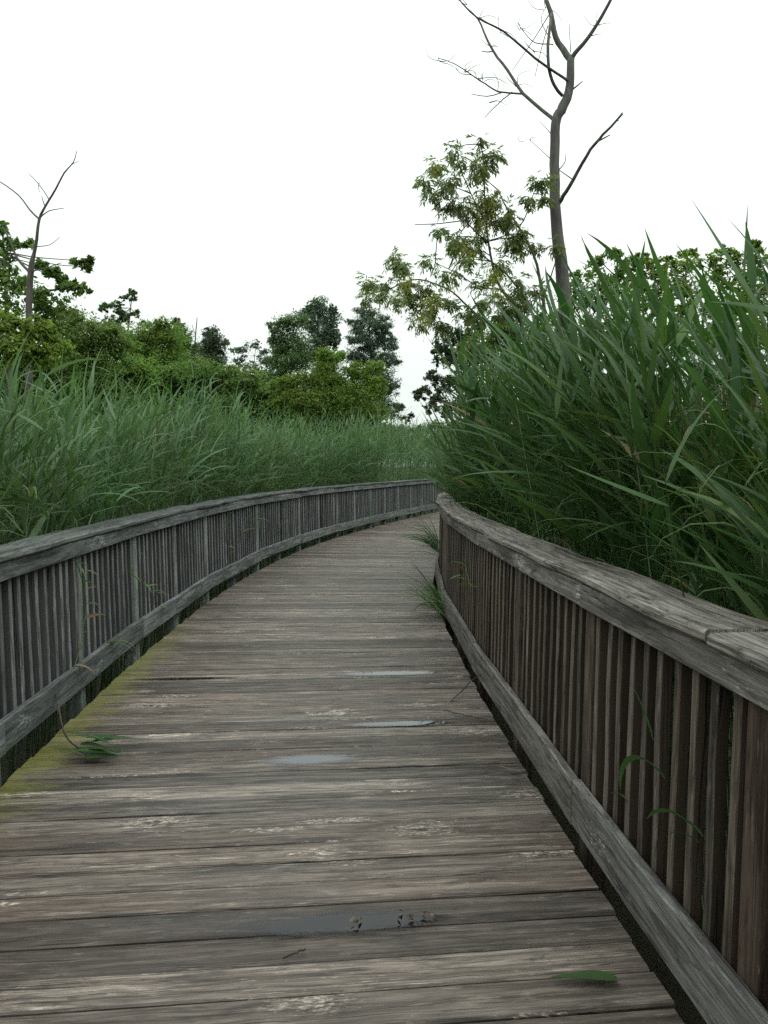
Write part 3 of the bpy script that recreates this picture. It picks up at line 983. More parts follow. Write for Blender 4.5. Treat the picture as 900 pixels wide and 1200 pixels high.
tree('cedar_tree', 'dark narrow cedar with a pointed top left of the thin bare twig', 'tree', 27, 212,
     [(208, 380, 8, 8), (212, 392, 15, 13), (216, 408, 19, 16), (222, 424, 20, 16)], M['f_dark'], leaf=.1, trunk_r=.07, conifer=False)
tree('cedar_tree', 'small rounded near black cedar right of the thin bare twig', 'tree', 32, 248,
     [(247, 391, 9, 8), (250, 402, 15, 13), (246, 416, 18, 14), (252, 428, 18, 12)], M['f_oak'], leaf=.1, trunk_r=.07, dens=1.3)
tree('shrub', 'low green shrub belt under the two cedars', 'shrub', 23, 255,
     [(230, 436, 30, 16), (262, 440, 30, 16), (285, 445, 24, 16), (215, 445, 30, 16), (170, 440, 40, 16)], M['f_mid'], leaf=.1, trunk_r=.04)
tree('thin_tree', 'wispy thin leaved tree in the gap left of the tall rounded pair', 'tree', 38, 288,
     [(276, 412, 8, 7), (288, 408, 9, 7), (300, 404, 8, 6), (306, 414, 9, 8), (284, 424, 12, 8), (298, 428, 14, 8)], M['f_blue'], leaf=.13, dens=.4, drop=.1, trunk_r=.06, wisp=.5)
tree('leafy_tree', 'dark rounded tree at the left of the tall pair beyond the curve', 'tree', 44, 335,
     [(328, 384, 14, 12), (345, 378, 16, 13), (325, 405, 15, 15), (345, 402, 20, 18), (330, 428, 20, 16), (322, 446, 20, 14), (350, 425, 18, 16)], M['f_dark'], leaf=.17, trunk_r=.14)
tree('leafy_tree', 'taller rounded tree just left of the feathery pine beyond the curve', 'tree', 47, 378,
     [(372, 358, 16, 10), (362, 372, 16, 14), (386, 372, 15, 14), (376, 390, 20, 16), (392, 395, 9, 12), (372, 412, 20, 16), (380, 440, 22, 22)], M['f_blue'], leaf=.17, trunk_r=.14)
tree('pine_tree', 'blue green feathery pine with ragged outline behind the yellow green bush', 'tree', 42, 438,
     [(432, 368, 16, 9), (420, 382, 16, 10), (446, 380, 20, 10), (432, 398, 28, 12), (456, 402, 14, 9), (424, 418, 24, 12), (452, 422, 18, 11), (440, 440, 28, 12), (458, 450, 13, 9), (440, 462, 26, 12), (452, 476, 20, 8)],
     M['f_blue'], leaf=.24, dens=2.2, trunk_r=.13, conifer=True, wisp=.35)
tree('bush', 'bright yellow green bush glowing in front of the dark trees beyond the curve', 'bush', 24, 385,
     [(376, 422, 12, 14), (392, 418, 15, 12), (415, 436, 20, 13), (440, 430, 14, 9), (345, 448, 18, 12), (375, 445, 24, 18), (328, 452, 14, 9), (405, 455, 26, 18), (435, 460, 20, 18), (360, 470, 28, 18), (400, 480, 34, 18), (385, 498, 26, 14), (440, 485, 20, 14), (332, 470, 16, 12)],
     M['f_yellow'], leaf=.105, trunk_r=.07, dens=.95)
tree('shrub', 'small ragged shrub low in the gap below the pine', 'shrub', 36, 468,
     [(462, 486, 12, 8), (476, 492, 8, 5), (470, 478, 5, 5), (482, 486, 4, 3)], M['f_oak'], leaf=.16, dens=.6, trunk_r=.04)
tree('oak_tree', 'dark oak with scalloped leaf clumps between the sky gap and the right reeds', 'tree', 27, 540,
     [(520, 404, 12, 10), (536, 392, 16, 12), (512, 412, 8, 8), (530, 420, 20, 14), (552, 410, 18, 18), (506, 440, 11, 8), (496, 460, 11, 8), (488, 463, 6, 5), (518, 452, 16, 12), (540, 445, 22, 18), (505, 478, 12, 9), (525, 478, 18, 10), (550, 470, 22, 18), (512, 466, 9, 7), (560, 385, 18, 14)],
     M['f_oak'], leaf=.16, trunk_r=.13, dens=.8)
# the belt of brush that closes the ground between the left reeds and the trees
for i_, (x0, lab) in enumerate(((-20, 'leafy brush under the bare sapling, leftmost of the belt behind the left reeds'), (75, 'leafy brush under the lacy tree behind the left reeds'), (165, 'leafy brush under the pointed cedar behind the left reeds'), (250, 'leafy brush under the wispy tree left of the tall pair'), (330, 'dim brush at the foot of the tall rounded pair'))):
    dd_ = (17, 21, 23, 28, 32)[i_]
    yy = (430, 436, 446, 456, 470)[i_]
    tree('shrub', lab, 'shrub', dd_, x0 + 40, [(x0 + 22 * q + rnd.uniform(-6, 6), yy + rnd.uniform(-8, 10) + 24 * (q % 2), 24, 18) for q in range(5)] + [(x0 + 22 * q + rnd.uniform(-6, 6), yy + 4, 26, 16) for q in range(5)] + [(x0 + 22 * q, yy + 26, 26, 20) for q in range(5)] + [(x0 + 22 * q, yy + 50, 26, 20) for q in range(5)], M[('f_mid', 'f_bright', 'f_mid', 'f_mid', 'f_dark')[i_]], leaf=.1 + .015 * i_, trunk_r=.04, dens=.75)
tree('shrub', 'distant dark brush closing the gap beyond the bend of the boardwalk', 'shrub', 48, 480, [(400 + 18 * q, 505 + rnd.uniform(-3, 3), 16, 10) for q in range(9)] + [(410 + 18 * q, 520, 18, 10) for q in range(9)], M['f_dark'], leaf=.17, trunk_r=.05, dens=.9)
# right side
tree('shrub', 'green shrub at the foot of the ash sapling behind the right reeds', 'shrub', 13, 590,
     [(575, 398, 24, 16), (600, 385, 24, 18), (560, 415, 24, 18), (615, 405, 30, 22), (590, 425, 36, 22)], M['f_mid'], leaf=.085, trunk_r=.05, dens=.8)
tree('box_elder', 'leafy tree just right of the bare dead trunk above the reeds', 'tree', 12, 705,
     [(702, 302, 15, 10), (724, 297, 10, 6), (740, 306, 9, 7), (682, 322, 14, 12), (712, 325, 26, 18), (735, 318, 16, 12), (690, 350, 30, 22), (725, 350, 30, 22), (665, 340, 14, 16), (650, 385, 26, 24), (690, 395, 34, 26), (730, 390, 34, 26)], M['f_mid'], leaf=.10, trunk_r=.07, dens=.5, wisp=.55)
tree('box_elder', 'yellowish leafy tree behind the middle of the right reeds', 'tree', 13, 775,
     [(750, 304, 14, 8), (768, 314, 16, 10), (785, 306, 9, 6), (806, 298, 13, 7), (796, 314, 16, 9), (765, 335, 30, 20), (800, 330, 30, 22), (780, 360, 40, 24), (770, 400, 40, 26), (810, 395, 34, 26)], M['f_yellow'], leaf=.105, trunk_r=.07, dens=.5, wisp=.55)
tree('box_elder', 'leafy green tree at the far right edge behind the reeds', 'tree', 12, 870,
     [(832, 306, 14, 9), (850, 295, 11, 7), (868, 302, 14, 8), (886, 288, 10, 7), (894, 303, 18, 12), (850, 325, 30, 22), (890, 330, 34, 26), (868, 360, 44, 26), (850, 400, 40, 26), (895, 395, 34, 26)], M['f_bright'], leaf=.10, trunk_r=.07, dens=.5, wisp=.55)
# treeline that goes on outside the frame
for j, (x, y, h) in enumerate(((-22, 22, 5), (-28, 34, 7), (-19, 45, 7), (14, 22, 6), (20, 32, 7), (13, 40, 6), (-14, 8, 4), (12, 10, 4.5))):
    d = y
    px = 450 + x / y * F
    k = F / y
    yb = 545 - (h - 1.5) * k
    lb = [(px + rnd.uniform(-1.6, 1.6) * k, yb + rnd.uniform(.6, h * .55) * k, rnd.uniform(.8, 1.4) * k, rnd.uniform(.6, 1.1) * k) for _ in range(8)]
    tree('leafy_tree', ['rounded green tree outside the left edge of the view', 'tall tree far out on the left of the marsh', 'dense tree beyond the left reeds, deep in the treeline', 'round tree beyond the right reeds', 'tall tree far out on the right of the marsh', 'tree at the end of the right reeds', 'small tree close by on the left outside the view', 'small tree close by on the right outside the view'][j], 'tree', d, px, lb, M[('f_mid', 'f_dark', 'f_bright')[j % 3]], leaf=.16, trunk_r=.11, dens=.6)


# bare and sparsely leaved trees, limb by limb
def limb(root, name, d, pts, w, mat, jig=.08, sides=6, dd=None, sub=3):
    """pts in photograph pixels (px, py[, depth offset]); w widths in pixels at both ends"""
    n = len(pts)
    L = [P(p[0], p[1], d + (p[2] if len(p) > 2 else 0)) - root.location for p in pts]
    R = [.5 * (w[0] + (w[1] - w[0]) * i / (n - 1)) * d / F if len(w) == 2 else .5 * w[i] * d / F for i in range(n)]
    q, r = smooth_line(L, R, sub, jig)
    V, Q = tube(q, r, sides)
    return link(name, np_mesh(name, V, Q, True), root, mat), q


def bare_tree():
    d = 10.5
    b = P(668, 600, d); b.z = ground_z()
    root = empty('dead_tree', b)
    tag(root, 'tall bare dead tree with forked grey trunk rising out of the right reeds', 'tree')
    m = M['dead_bark']
    base = (672, 545 + 1.6 * F / d)
    limb(root, 'trunk', d, [base, (668, 500), (664, 400), (660, 330), (652, 262), (650, 205), (651, 146), (659, 127), (667, 106), (669, 68)], (19, 18, 16.5, 15.5, 13, 11.5, 11, 11.5, 10, 8.5), m, .04, 10, sub=5)
    D = .35
    limb(root, 'branch', d, [(669, 70), (661, 60, .05), (651, 43, .1), (646, 17, .12), (640, 0, .15), (626, -40, .25), (618, -95, .3)], (8.5, 3), m, .05, 8)
    limb(root, 'branch', d, [(669, 70), (674, 62, -.05), (690, 43, -.15), (713, 5, -.3), (733, -40, -.4), (742, -80, -.5)], (6, 2), m, .05)
    limb(root, 'branch', d, [(655, 238), (660, 230, -.1), (672, 211, -.3), (687, 183, -.5), (702, 163, -.7), (716, 148, -.8), (730, 133, -.9)], (5, 2.2), m, .1)
    limb(root, 'twig', d, [(700, 166, -.7), (715, 158, -.75)], (2, 1.2), m)
    limb(root, 'twig', d, [(672, 211, -.3), (655, 199, -.1)], (1.6, 1), m)
    limb(root, 'branch', d, [(650, 143), (645, 137, .1), (613, 109, .4), (595, 83, .6), (578, 60, .8), (569, 42, .9), (560, 22, 1), (541, 3, 1.1), (528, -20, 1.2)], (5, 1.4), m, .1)
    limb(root, 'branch', d, [(667, 95), (660, 91, -.1), (627, 68, -.4), (590, 37, -.7), (558, 20, -.9), (540, 2, -1)], (4, 1.3), m, .1)
    limb(root, 'branch', d, [(613, 110, .4), (598, 109, .35), (583, 107, .3), (568, 98, .3), (553, 88, .2), (533, 75, .1), (513, 68, 0)], (2.6, .9), m, .15)
    limb(root, 'twig', d, [(600, 108, .35), (583, 122, .2), (568, 138, .1)], (1.8, .8), m, .2)
    limb(root, 'twig', d, [(590, 108, .3), (571, 113, .2), (552, 110, .1)], (1.7, .8), m, .2)
    limb(root, 'twig', d, [(560, 92, .25), (580, 91, .4), (594, 98, .5)], (1.2, .7), m, .2)
    limb(root, 'branch', d, [(659, 112), (652, 104, -.1), (645, 88, -.2), (642, 63, -.25), (644, 33, -.2), (646, 16, 0)], (4.2, 3), m, .06)
    limb(root, 'twig', d, [(643, 18, .1), (623, 50, .3), (600, 83, .5)], (1.3, .7), m, .2)
    limb(root, 'twig', d, [(642, 30, .1), (633, 63, .2), (627, 90, .3)], (1.2, .7), m, .2)
    limb(root, 'twig', d, [(648, 52, .1), (627, 50, .3), (616, 40, .4), (606, 26, .5)], (1.6, .7), m, .2)
    limb(root, 'twig', d, [(669, 62), (668, 46), (667, 28, .1)], (1.2, .7), m, .2)
    limb(root, 'twig', d, [(672, 104), (677, 100, -.05), (683, 95, -.1)], (2.2, 1), m)
    limb(root, 'twig', d, [(655, 199), (662, 190, -.1), (663, 180, -.15)], (1.3, .7), m, .2)
    limb(root, 'twig', d, [(646, 158), (640, 150, .1), (632, 142, .2)], (1, .6), m, .2)
    limb(root, 'twig', d, [(645, 186), (634, 176, .1), (620, 163, .2)], (1, .6), m, .2)
    limb(root, 'twig', d, [(646, 44), (640, 38), (634, 22), (640, 8)], (1.2, .6), m, .2)
    limb(root, 'twig', d, [(578, 60, .8), (572, 61, .8), (564, 60, .8)], (2, 1), m, .1)
    limb(root, 'twig', d, [(553, 88, .2), (540, 86, .15), (534, 80, .1)], (1.1, .6), m, .2)
    limb(root, 'twig', d, [(583, 107, .3), (584, 96, .35), (578, 84, .4)], (1, .6), m, .2)
    limb(root, 'twig', d, [(690, 43, -.15), (700, 40, -.2), (706, 40, -.25)], (1.2, .6), m, .2)
    for x, y, n_, sp in ((520, 72, 4, 22), (545, 84, 4, 20), (565, 95, 4, 20), (560, 22, 3, 22), (545, 6, 3, 24), (590, 37, 3, 22), (604, 100, 3, 22), (575, 120, 2, 18), (610, 34, 4, 20), (625, 60, 3, 22), (640, 10, 3, 26), (700, 30, 3, 20), (618, 165, 2, 14), (725, 138, 2, 10), (574, 55, 3, 16)):
        for _ in range(n_):
            a = rnd.uniform(-2.9, .3) if rnd.random() < .75 else rnd.uniform(0, 6.28)
            l = sp * rnd.uniform(.5, 1.2)
            x1, y1 = x + math.cos(a) * l * .5 + rnd.gauss(0, 2), y + math.sin(a) * l * .5 + rnd.gauss(0, 2)
            limb(root, 'twig', d, [(x + rnd.gauss(0, 2), y + rnd.gauss(0, 1), .2), (x1, y1, .2 + rnd.gauss(0, .1)), (x + math.cos(a + .3) * l, y + math.sin(a + .3) * l, .2 + rnd.gauss(0, .2))], (1.0, .45), m, .25, 4)


def bare_sapling():
    d = 13.5
    b = P(33, 600, d); b.z = ground_z()
    root = empty('bare_sapling', b)
    tag(root, 'slender leafless sapling with forked twigs against the sky at far left', 'tree')
    m = M['dead_bark']; k = M['dark_bark']
    limb(root, 'trunk', d, [(33, 560), (34, 450), (34, 361), (36, 317), (40, 297), (43, 280), (46, 257), (53, 242), (65, 222), (75, 203), (86, 190), (90, 177)], (9, 8, 7.5, 7, 4.2, 3.6, 3.2, 2.6, 2.2, 1.8, 1.2, .8), k, .06, 8)
    for pts, w in (([(46, 257), (35, 246, .1), (22, 229, .3), (0, 213, .5), (-14, 208, .6)], (2.4, 1)),
                   ([(56, 236), (56, 231), (43, 213, -.2), (34, 204, -.3)], (1.4, .7)),
                   ([(48, 254), (58, 247, -.1), (75, 244, -.3)], (1.8, .7)),
                   ([(42, 289), (58, 287, -.2), (70, 278, -.3)], (1.2, .6)),
                   ([(42, 284), (36, 280, .1), (31, 277, .2)], (1.2, .6)),
                   ([(35, 320), (32, 316, .1), (20, 303, .3), (12, 283, .4), (3, 265, .5)], (4, 2)),
                   ([(53, 242), (50, 234), (49, 229)], (1.5, .7)),
                   ([(46, 214, -.2), (45, 220, -.2), (47, 226, -.2)], (.9, .6)),
                   ([(80, 197), (84, 193), (92, 189, .1)], (1.1, .6)),
                   ([(36, 319), (45, 316, -.1), (60, 312, -.2), (72, 308, -.3)], (2, .8))):
        limb(root, 'branch' if w[0] > 1.7 else 'twig', d, pts, w, m if w[0] < 3.5 else k, .15)


def twig_tree():
    d = 29
    b = P(229, 600, d); b.z = ground_z()
    root = empty('bare_sapling', b)
    tag(root, 'thin bare grey twig sticking up between the two dark cedars', 'tree')
    limb(root, 'trunk', d, [(228, 470), (228, 420), (229, 395), (231, 372)], (3, .9), M['dead_bark'], .1)
    limb(root, 'twig', d, [(229, 392), (226, 384), (225, 380)], (1, .5), M['dead_bark'], .1)


def pinnate(acc, o, direction, nl, L, W):
    """one compound leaf: paired leaflets along a stalk"""
    d = direction.normalized()
    s = d.cross(UPV)
    if s.length < .05: s = Vector((1, 0, 0))
    s.normalize()
    up = s.cross(d)
    tot = L * nl * .42
    for k in range(nl):
        f = (k + .6) / nl
        p = o + d * tot * f + up * (-.25 * tot * f * f)
        for sg in (-1, 1):
            e = (d * rnd.uniform(.6, 1.1) + s * sg * rnd.uniform(.5, 1) + up * rnd.uniform(-.7, .15)).normalized()
            one_leaf(acc, p, e, up + Vector((rnd.gauss(0, .4), rnd.gauss(0, .4), rnd.gauss(0, .3))), L * rnd.uniform(.8, 1.15), W)
    one_leaf(acc, o + d * tot - up * .25 * tot, d, up, L, W)


def one_leaf(acc, p, e, nr, L, W):
    s = e.cross(nr)
    if s.length < 1e-3: return
    s.normalize(); n_ = s.cross(e)
    w = L * W * .5
    V = []
    for f, ww in ((0, .1), (.3, .95), (.62, .8), (1, .04)):
        c = p + e * (L * f) - n_ * (-.02 * L) - n_ * (L * .12 * f * f)
        V += [c + s * w * ww + n_ * w * ww * .3, c, c - s * w * ww + n_ * w * ww * .3]
    Q = []
    for i in range(3):
        Q += [(i * 3, i * 3 + 1, i * 3 + 4, i * 3 + 3), (i * 3 + 1, i * 3 + 2, i * 3 + 5, i * 3 + 4)]
    acc.add([tuple(v) for v in V], Q)


def ash():
    d = 10.0
    b = P(628, 600, d); b.z = ground_z()
    root = empty('ash_sapling', b)
    tag(root, 'ash sapling with sprays of leaves and hanging yellow green keys left of the dead trunk', 'tree')
    m = M['twig']
    base = (628, 545 + 1.6 * F / d)
    lines = []
    def B(nm, pts, w): lines.append(limb(root, nm, d, pts, w, m, .12)[1])
    B('trunk', [base, (624, 470), (614, 392), (600, 356), (583, 331), (572, 283), (568, 233), (567, 192), (562, 161)], (7, 6, 4.5, 4, 3, 2.4, 1.8, 1.4, .8))
    B('trunk', [(634, 545 + 1.6 * F / d, .2), (640, 420, .2), (633, 328, .2), (619, 286, .25), (594, 244, .3), (583, 222, .35)], (5, 5, 3.6, 2.8, 2, 1))
    B('branch', [(628, 366, .1), (594, 322, -.3), (567, 301, -.5), (545, 288, -.6)], (2.6, 1))
    B('branch', [(614, 392), (578, 383, .2), (550, 361, .4), (530, 342, .5), (505, 331, .6), (483, 328, .7), (444, 342, .8), (417, 332, .9)], (3, 2.8, 2.4, 2, 1.8, 1.6, 1.3, .8))
    B('branch', [(483, 328, .7), (475, 319, .7), (458, 297, .7)], (1.3, .7))
    B('branch', [(505, 331, .6), (500, 345, .5), (492, 368, .5)], (1.4, .7))
    B('branch', [(607, 265, .27), (614, 258, .1), (622, 236, 0), (631, 211, 0)], (1.6, .8))
    B('branch', [(570, 262), (558, 240, -.2), (540, 200, -.3), (536, 188, -.3)], (1.8, .8))
    B('branch', [(572, 285), (548, 262, -.3), (520, 225, -.5), (508, 200, -.6)], (2, .8))
    B('branch', [(545, 258, -.35), (515, 262, -.5), (486, 263, -.5)], (1.5, .8))
    B('branch', [(590, 340), (560, 335, .3), (535, 320, .4), (510, 308, .5)], (1.8, .8))
    B('branch', [(640, 380, .2), (600, 352, .6), (560, 345, .8)], (2, .9))
    B('branch', [(636, 350, .2), (650, 310, -.2), (655, 285, -.3)], (1.8, .8))
    sprays = [(564, 163, 8), (572, 182, 14), (560, 190, 10), (540, 188, 15), (530, 180, 9), (512, 200, 13), (498, 215, 10), (520, 222, 16), (506, 234, 10), (545, 240, 18), (575, 238, 16), (560, 256, 20), (522, 248, 12), (514, 266, 10), (595, 246, 11), (582, 262, 14), (540, 290, 16), (532, 278, 10), (560, 284, 18), (548, 305, 14), (605, 284, 18), (610, 270, 12), (626, 286, 9), (577, 318, 18), (592, 308, 12), (590, 345, 18), (562, 330, 12), (633, 208, 13), (640, 214, 10), (624, 224, 9), (636, 236, 6), (462, 296, 10), (470, 310, 9), (433, 332, 11), (428, 345, 8), (445, 338, 8), (475, 332, 11), (465, 350, 12), (480, 345, 8), (503, 310, 11), (525, 326, 13), (505, 350, 15), (494, 370, 14), (516, 378, 9), (530, 347, 8), (580, 370, 20), (600, 365, 16), (560, 362, 12), (620, 350, 12), (610, 325, 12), (648, 290, 10)]
    allp = [q for ln in lines for q in ln]
    acc = Acc(); tw = Acc()
    sprays = sprays + [(x + rnd.gauss(0, r * .9), y + rnd.gauss(0, r * .7), r * .8) for x, y, r in sprays if r > 8 and rnd.random() < .5]
    for px, py, r in sprays:
        c = P(px, py, d + rnd.uniform(-.5, .5)) - root.location
        near = min(allp, key=lambda q: (q - c).length + (0 if q.z < c.z else .15))
        c.y = c.y * .5 + near.y * .5
        dd = (c - near)
        if .02 < dd.length < .42:
            V, Q = tube([near, near.lerp(c, .5) + Vector((0, 0, .02)), c], [.008, .006, .004], 4)
            tw.add(V, Q)
        rr = r * d / F
        for _ in range(int(11 + r * 1.25)):
            v = Vector((rnd.gauss(0, 1), rnd.gauss(0, 1), rnd.gauss(.25, .8))).normalized()
            pinnate(acc, c + v * rr * rnd.uniform(0, .9), v * .7 + Vector((0, 0, -.55)), rnd.choice((2, 3, 4)), rnd.uniform(.052, .082), .31)
    tag(link('twigs', tw.mesh('twigs', True), root, m), kind='stuff')
    tag(link('crown', acc.mesh('crown'), root, M['f_ash']), kind='stuff')
    for px, py, r in ((553, 248, 13), (575, 240, 12), (565, 262, 10), (607, 288, 12), (577, 322, 12), (476, 331, 10), (466, 353, 11), (526, 330, 11), (505, 354, 11), (496, 376, 10), (512, 198, 6), (545, 292, 10), (432, 336, 7), (582, 345, 10)):
        acc = Acc()
        c0 = P(px, py, d + rnd.uniform(-.3, .2)) - root.location
        rr = r * d / F
        for _ in range(170):
            v = Vector((rnd.gauss(0, .62), rnd.gauss(0, .62), rnd.gauss(0, .62)))
            e = Vector((rnd.gauss(0, .35), rnd.gauss(0, .35), -1)).normalized()
            one_leaf(acc, c0 + v * rr, e, Vector((rnd.gauss(0, 1), rnd.gauss(0, 1), .1)), rnd.uniform(.04, .06), .24)
        tag(link('seed_cluster', acc.mesh('seed_cluster'), root, M['f_key']), kind='stuff')


bare_tree()
bare_sapling()
twig_tree()
ash()


# ------------------------------------------------------------------ things on the deck
def water(ior):
    n = N('rain_water')
    fr = n.new('ShaderNodeFresnel'); fr.inputs[0].default_value = ior
    tr = n.new('ShaderNodeBsdfTransparent'); tr.inputs[0].default_value = (.36, .35, .37, 1)
    gl = n.new('ShaderNodeBsdfGlossy'); gl.inputs['Roughness'].default_value = .02
    gl.inputs['Color'].default_value = (.93, .95, 1, 1)
    ms = n.new('ShaderNodeMixShader')
    n.put(ms.inputs[0], fr.outputs[0]); n.put(ms.inputs[1], tr.outputs[0]); n.put(ms.inputs[2], gl.outputs[0])
    # the film thins out to nothing round its rim
    uv = n.new('ShaderNodeUVMap')
    su = n.new('ShaderNodeSeparateXYZ'); n.put(su.inputs[0], uv.outputs[0])
    geo = n.new('ShaderNodeNewGeometry')
    nz = n.noise(n.vmath('MULTIPLY', geo.outputs['Position'], (9, 60, 1)), 1, 5, .65)
    rad = n.math('SUBTRACT', 1, n.math('ADD', n.math('POWER', n.math('ABSOLUTE', su.outputs[0]), 2.0), n.math('POWER', n.math('ABSOLUTE', su.outputs[1]), 2.0)))
    f = n.rng(n.math('ADD', rad, n.math('MULTIPLY', n.math('SUBTRACT', nz, .5), 1.1)), .0, .85)
    clear = n.new('ShaderNodeBsdfTransparent')
    m2 = n.new('ShaderNodeMixShader')
    n.put(m2.inputs[0], f); n.put(m2.inputs[1], clear.outputs[0]); n.put(m2.inputs[2], ms.outputs[0])
    n.put(n.out.inputs[0], m2)
    return n.m


WATER = water(1.42)
WATER_FAR = water(2.0)


def on_deck(px, py, z=0.004):
    """where the line of sight through a photograph pixel meets the deck"""
    a = P(px, py, 1.0) - Vector((0, 0, CAM_H))
    k = (z - CAM_H) / a.z
    return Vector((a.x * k, a.y * k, z))


def puddle(px, py, wpx, depth):
    """a film of rain water lying along one board"""
    c = on_deck(px, py)
    s = off_grid([c.x], [c.y])[1][0]
    i = int((s - S0) / PITCHW)
    hl = wpx * c.y / F / 2
    t, nr = frame(s)
    xd = (nr + t * SKEW).normalized(); yd = UPV.cross(xd)
    V, UV, Q = [], [], []
    for e in range(13):
        for g in range(3):
            u, v = -1 + e / 6, g - 1
            V.append(tuple(xd * (u * hl) + yd * (v * depth * .5))); UV.append((u, v))
    for e in range(12):
        for g in range(2):
            a = e * 3 + g
            Q.append((a, a + 3, a + 4, a + 1))
    o = link('puddle', np_mesh('puddle', V, Q, False, UV), mat=WATER if c.y < 3.2 else WATER_FAR)
    o.location = c
    tag(o, kind='structure')


puddle(392, 1082, 330, .14)
puddle(363, 890, 130, .16)
puddle(455, 789, 150, .14)
puddle(468, 848, 160, .10)
puddle(215, 795, 150, .08)


def blade(acc, p, az, e0, bend, L, W, roll=0.0, curl=0.0, fold=.25):
    V, Q = strips(np.array([tuple(p)]), np.array([az]), np.array([e0]), np.array([bend]), np.array([L]), np.array([W]), np.array([roll]), 9, fold=fold, curl=np.array([curl]))
    acc.add(V, Q)


# broken reed lying out over the left kick board
def broken_reed():
    A = on_deck(52, 845); A = at(off_grid([A.x], [A.y])[1][0], -1.33, .26)
    B = on_deck(75, 858, .10)
    Cc = on_deck(98, 880, .02)
    root = empty('broken_reed', A)
    tag(root, 'broken green reed bent out under the left railing with leaves fanned on the deck', 'reed')
    q, r = smooth_line([A - root.location, B - root.location, Cc - root.location], [.005, .005, .004], 5)
    V, Q = tube(q, r, 6)
    link('stem', np_mesh('stem', V, Q, True), root, M['twig'])
    c = Cc - root.location
    for k in range(12):
        acc = Acc()
        blade(acc, c + Vector((rnd.uniform(-.08, .06), rnd.uniform(-.14, .10), .012 + .004 * k)), rnd.uniform(-.9, .35), rnd.uniform(.10, .26), rnd.uniform(.15, .36), rnd.uniform(.2, .32), rnd.uniform(.024, .036), rnd.gauss(0, .3))
        link('leaf', acc.mesh('leaf', True), root, M['reed'])
    acc = Acc()
    blade(acc, B - root.location, -.35, .1, .45, .34, .02)
    link('leaf', acc.mesh('leaf', True), root, M['reed'])


broken_reed()


def sprig(name, label, start, blades, mat, cat='reed'):
    root = empty(name, start)
    tag(root, label, cat)
    for (off, az, e0, bend, L, W, roll) in blades:
        acc = Acc()
        blade(acc, Vector(off), az, e0, bend, L, W, roll)
        link('leaf', acc.mesh('leaf', True), root, mat)
    return root


def through(side, px_s, z, off=1.36):
    return at(px_s, side * off, z)


# single leaves pushing between the balusters
sl_ = s_of(5.3)
sprig('reed_leaf', 'olive reed leaf hanging down over the left kick board onto the mossy boards', through(-1, sl_, .25, 1.33),
      [((0, 0, 0), .25, .55, 1.9, .30, .022, .3), ((.02, .04, 0), -.3, .4, 1.2, .24, .016, .2), ((0, -.03, 0), .9, .35, .8, .22, .013, 0)], M['grass'])
sr_ = s_of(2.12)
sprig('reed_leaf', 'lower broad green reed leaf pushing through the right balusters', through(1, s_of(1.92), .50, 1.30),
      [((0, 0, 0), PI * .62, .35, 1.3, .24, .045, .6), ((.0, .02, -.03), PI * .6, .1, .9, .14, .018, .3)], M['reed'])
sprig('reed_leaf', 'upper arching green reed leaf pushing through the right balusters', through(1, s_of(2.16), .56, 1.30),
      [((0, 0, 0), PI * .60, .45, 2.3, .32, .036, .6), ((0, .10, .08), PI * .6, 1.1, .5, .2, .010, .2), ((0, .32, -.22), PI * .62, .4, 1.0, .10, .03, .4)], M['reed'])


def tuft(label, s, z0, n, L, side=1, out=1.30):
    root = empty('grass_tuft', at(s, side * out, z0))
    tag(root, label, 'grass')
    t, nr = frame(s)
    for k in range(n):
        acc = Acc()
        az = math.atan2(nr.y, nr.x) + (PI if side > 0 else 0) + rnd.gauss(-.2 * side, .55)
        blade(acc, t * rnd.gauss(0, .17) + UPV * rnd.uniform(-.03, .15), az, rnd.uniform(.25, 1.1), rnd.uniform(.2, 1.5), L * rnd.uniform(.55, 1.15), rnd.uniform(.008, .016), rnd.gauss(0, .5))
        link('leaf', acc.mesh('leaf', True), root, M['grass'] if rnd.random() < .5 else M['reed'])


tuft('fine grass tuft growing out over the right kick board onto the deck', s_of(7.6), .01, 70, .55, 1, 1.27)
tuft('shaggy grass tuft hanging through the right railing near its far bend', s_of(9.4), .42, 70, .56, 1, 1.31)
tuft('small weed tuft growing under the left kick board before the moss', s_of(8.2), .02, 10, .2, -1)
tuft('ragged weeds caught in the left balusters halfway along', s_of(10.5), .62, 14, .3, -1)
tuft('low weeds along the foot of the far left railing', s_of(18.0), .22, 14, .35, -1)


def vine(label, s, pts, side=-1):
    """thin stems twisting across the balusters; pts: (ds, z)"""
    root = empty('vine', at(s, side * 1.28, .3))
    tag(root, label, 'vine')
    L = [at(s + ds, side * (1.285 + .008 * math.sin(z * 9)), z) - root.location for ds, z in pts]
    q, r = smooth_line(L, [.0035] * len(L), 5, .6)
    V, Q = tube(q, r, 4)
    link('stem', np_mesh('stem', V, Q, True), root, M['grass'])
    for k in range(2, len(q), 2):
        acc = Acc()
        blade(acc, q[k], rnd.uniform(-.9, .9) + (0 if side < 0 else PI), rnd.uniform(-.3, .7), rnd.uniform(.4, 1.6), rnd.uniform(.07, .16), rnd.uniform(.012, .024), rnd.gauss(0, .5))
        link('leaf', acc.mesh('leaf', True), root, M['grass'] if rnd.random() < .7 else M['dry'])


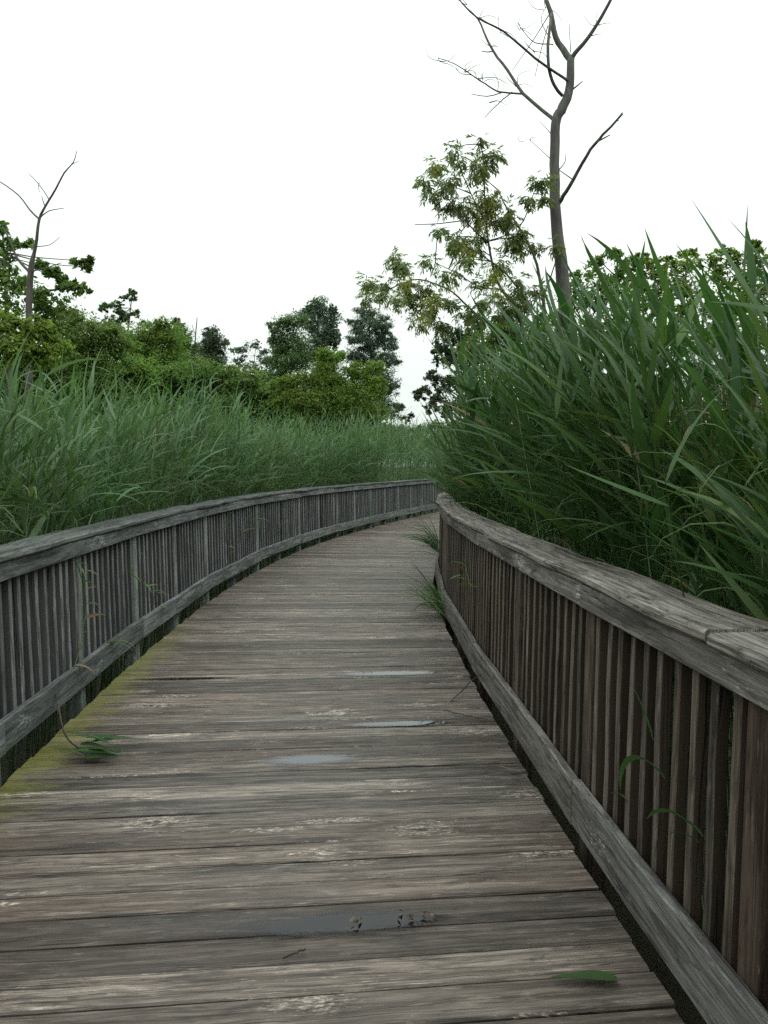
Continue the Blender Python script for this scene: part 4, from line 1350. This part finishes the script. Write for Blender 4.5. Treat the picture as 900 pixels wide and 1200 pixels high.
vine('pale thin weed stem trailing across the left balusters near the front', s_of(4.9), [(-.25, .22), (-.1, .4), (0, .62), (-.05, .8), (-.12, .9)])
vine('second pale weed stem slanting across the left balusters', s_of(6.2), [(-.45, .72), (-.2, .62), (.1, .5), (.35, .42), (.5, .3)])
vine('leafy weed climbing the left balusters before the first far bend', s_of(9.3), [(0, .24), (.1, .45), (0, .7), (.15, .95)])
vine('weed creeping up the left railing at the middle of the curve', s_of(12.2), [(0, .24), (-.1, .5), (.1, .7), (0, .96)])
vine('dry stem twisting across the far right balusters', s_of(5.6), [(-.4, .66), (0, .62), (.3, .72), (.5, .6)], 1)


# litter on the boards
def fallen(label, px, py, ang, L, W, mat, lift=.007):
    c = on_deck(px, py, .006)
    root = Acc()
    blade(root, Vector((0, 0, lift)), 0, .07, .12, L, W, .12, rnd.gauss(0, .3))
    o = link('fallen_leaf', root.mesh('fallen_leaf', True), mat=mat)
    o.location = c
    o.rotation_euler = (0, 0, ang)
    tag(o, label, 'leaf')


fallen('green fallen leaf lying on the boards near the bottom right', 724, 1150, PI - .05, .20, .058, M['reed'])
fallen('dry brown curled leaf against the right kick board', 612, 908, PI - .5, .16, .025, M['dry'], .012)
fallen('dry tan blade resting on the right handrail end of the near boards', 585, 893, PI + .2, .10, .014, M['dry'])


def litter(label, px, py, n, rx):
    c = on_deck(px, py, .008)
    root = empty('leaf_litter', c)
    tag(root, label, 'leaves')
    for k in range(n):
        acc = Acc()
        blade(acc, Vector((rnd.gauss(0, rx), rnd.gauss(0, .018), .004 + rnd.random() * .01)), rnd.uniform(0, 6.28), rnd.uniform(0, .3), rnd.uniform(0, .8), rnd.uniform(.012, .032), rnd.uniform(.008, .016), rnd.gauss(0, .7))
        link('leaf', acc.mesh('leaf', True), root, M['dry'] if rnd.random() < .6 else M['twig'])


litter('crumpled dead leaves at the right end of the largest puddle', 485, 1076, 13, .05)
litter('few dead leaf scraps in the middle of the largest puddle', 425, 1078, 4, .02)


def stick_on(label, pts):
    W_ = [on_deck(px, py, z) for px, py, z in pts]
    c = W_[0]
    q, r = smooth_line([w - c for w in W_], [.0035] * len(W_), 4, .5)
    V, Q = tube(q, r, 5)
    o = link('stick', np_mesh('stick', V, Q, True), mat=M['twig'])
    o.location = c
    tag(o, label, 'stick')


stick_on('thin brown stick leaning from the boards to the right kick board', [(528, 822, .01), (548, 802, .05), (565, 790, .10)])
stick_on('small dark twig lying on the boards left of the right kick board', [(520, 832, .012), (545, 838, .014), (570, 843, .012)])
stick_on('short thin twig lying across a board at the bottom middle', [(332, 1123, .01), (345, 1117, .012), (358, 1112, .01)])
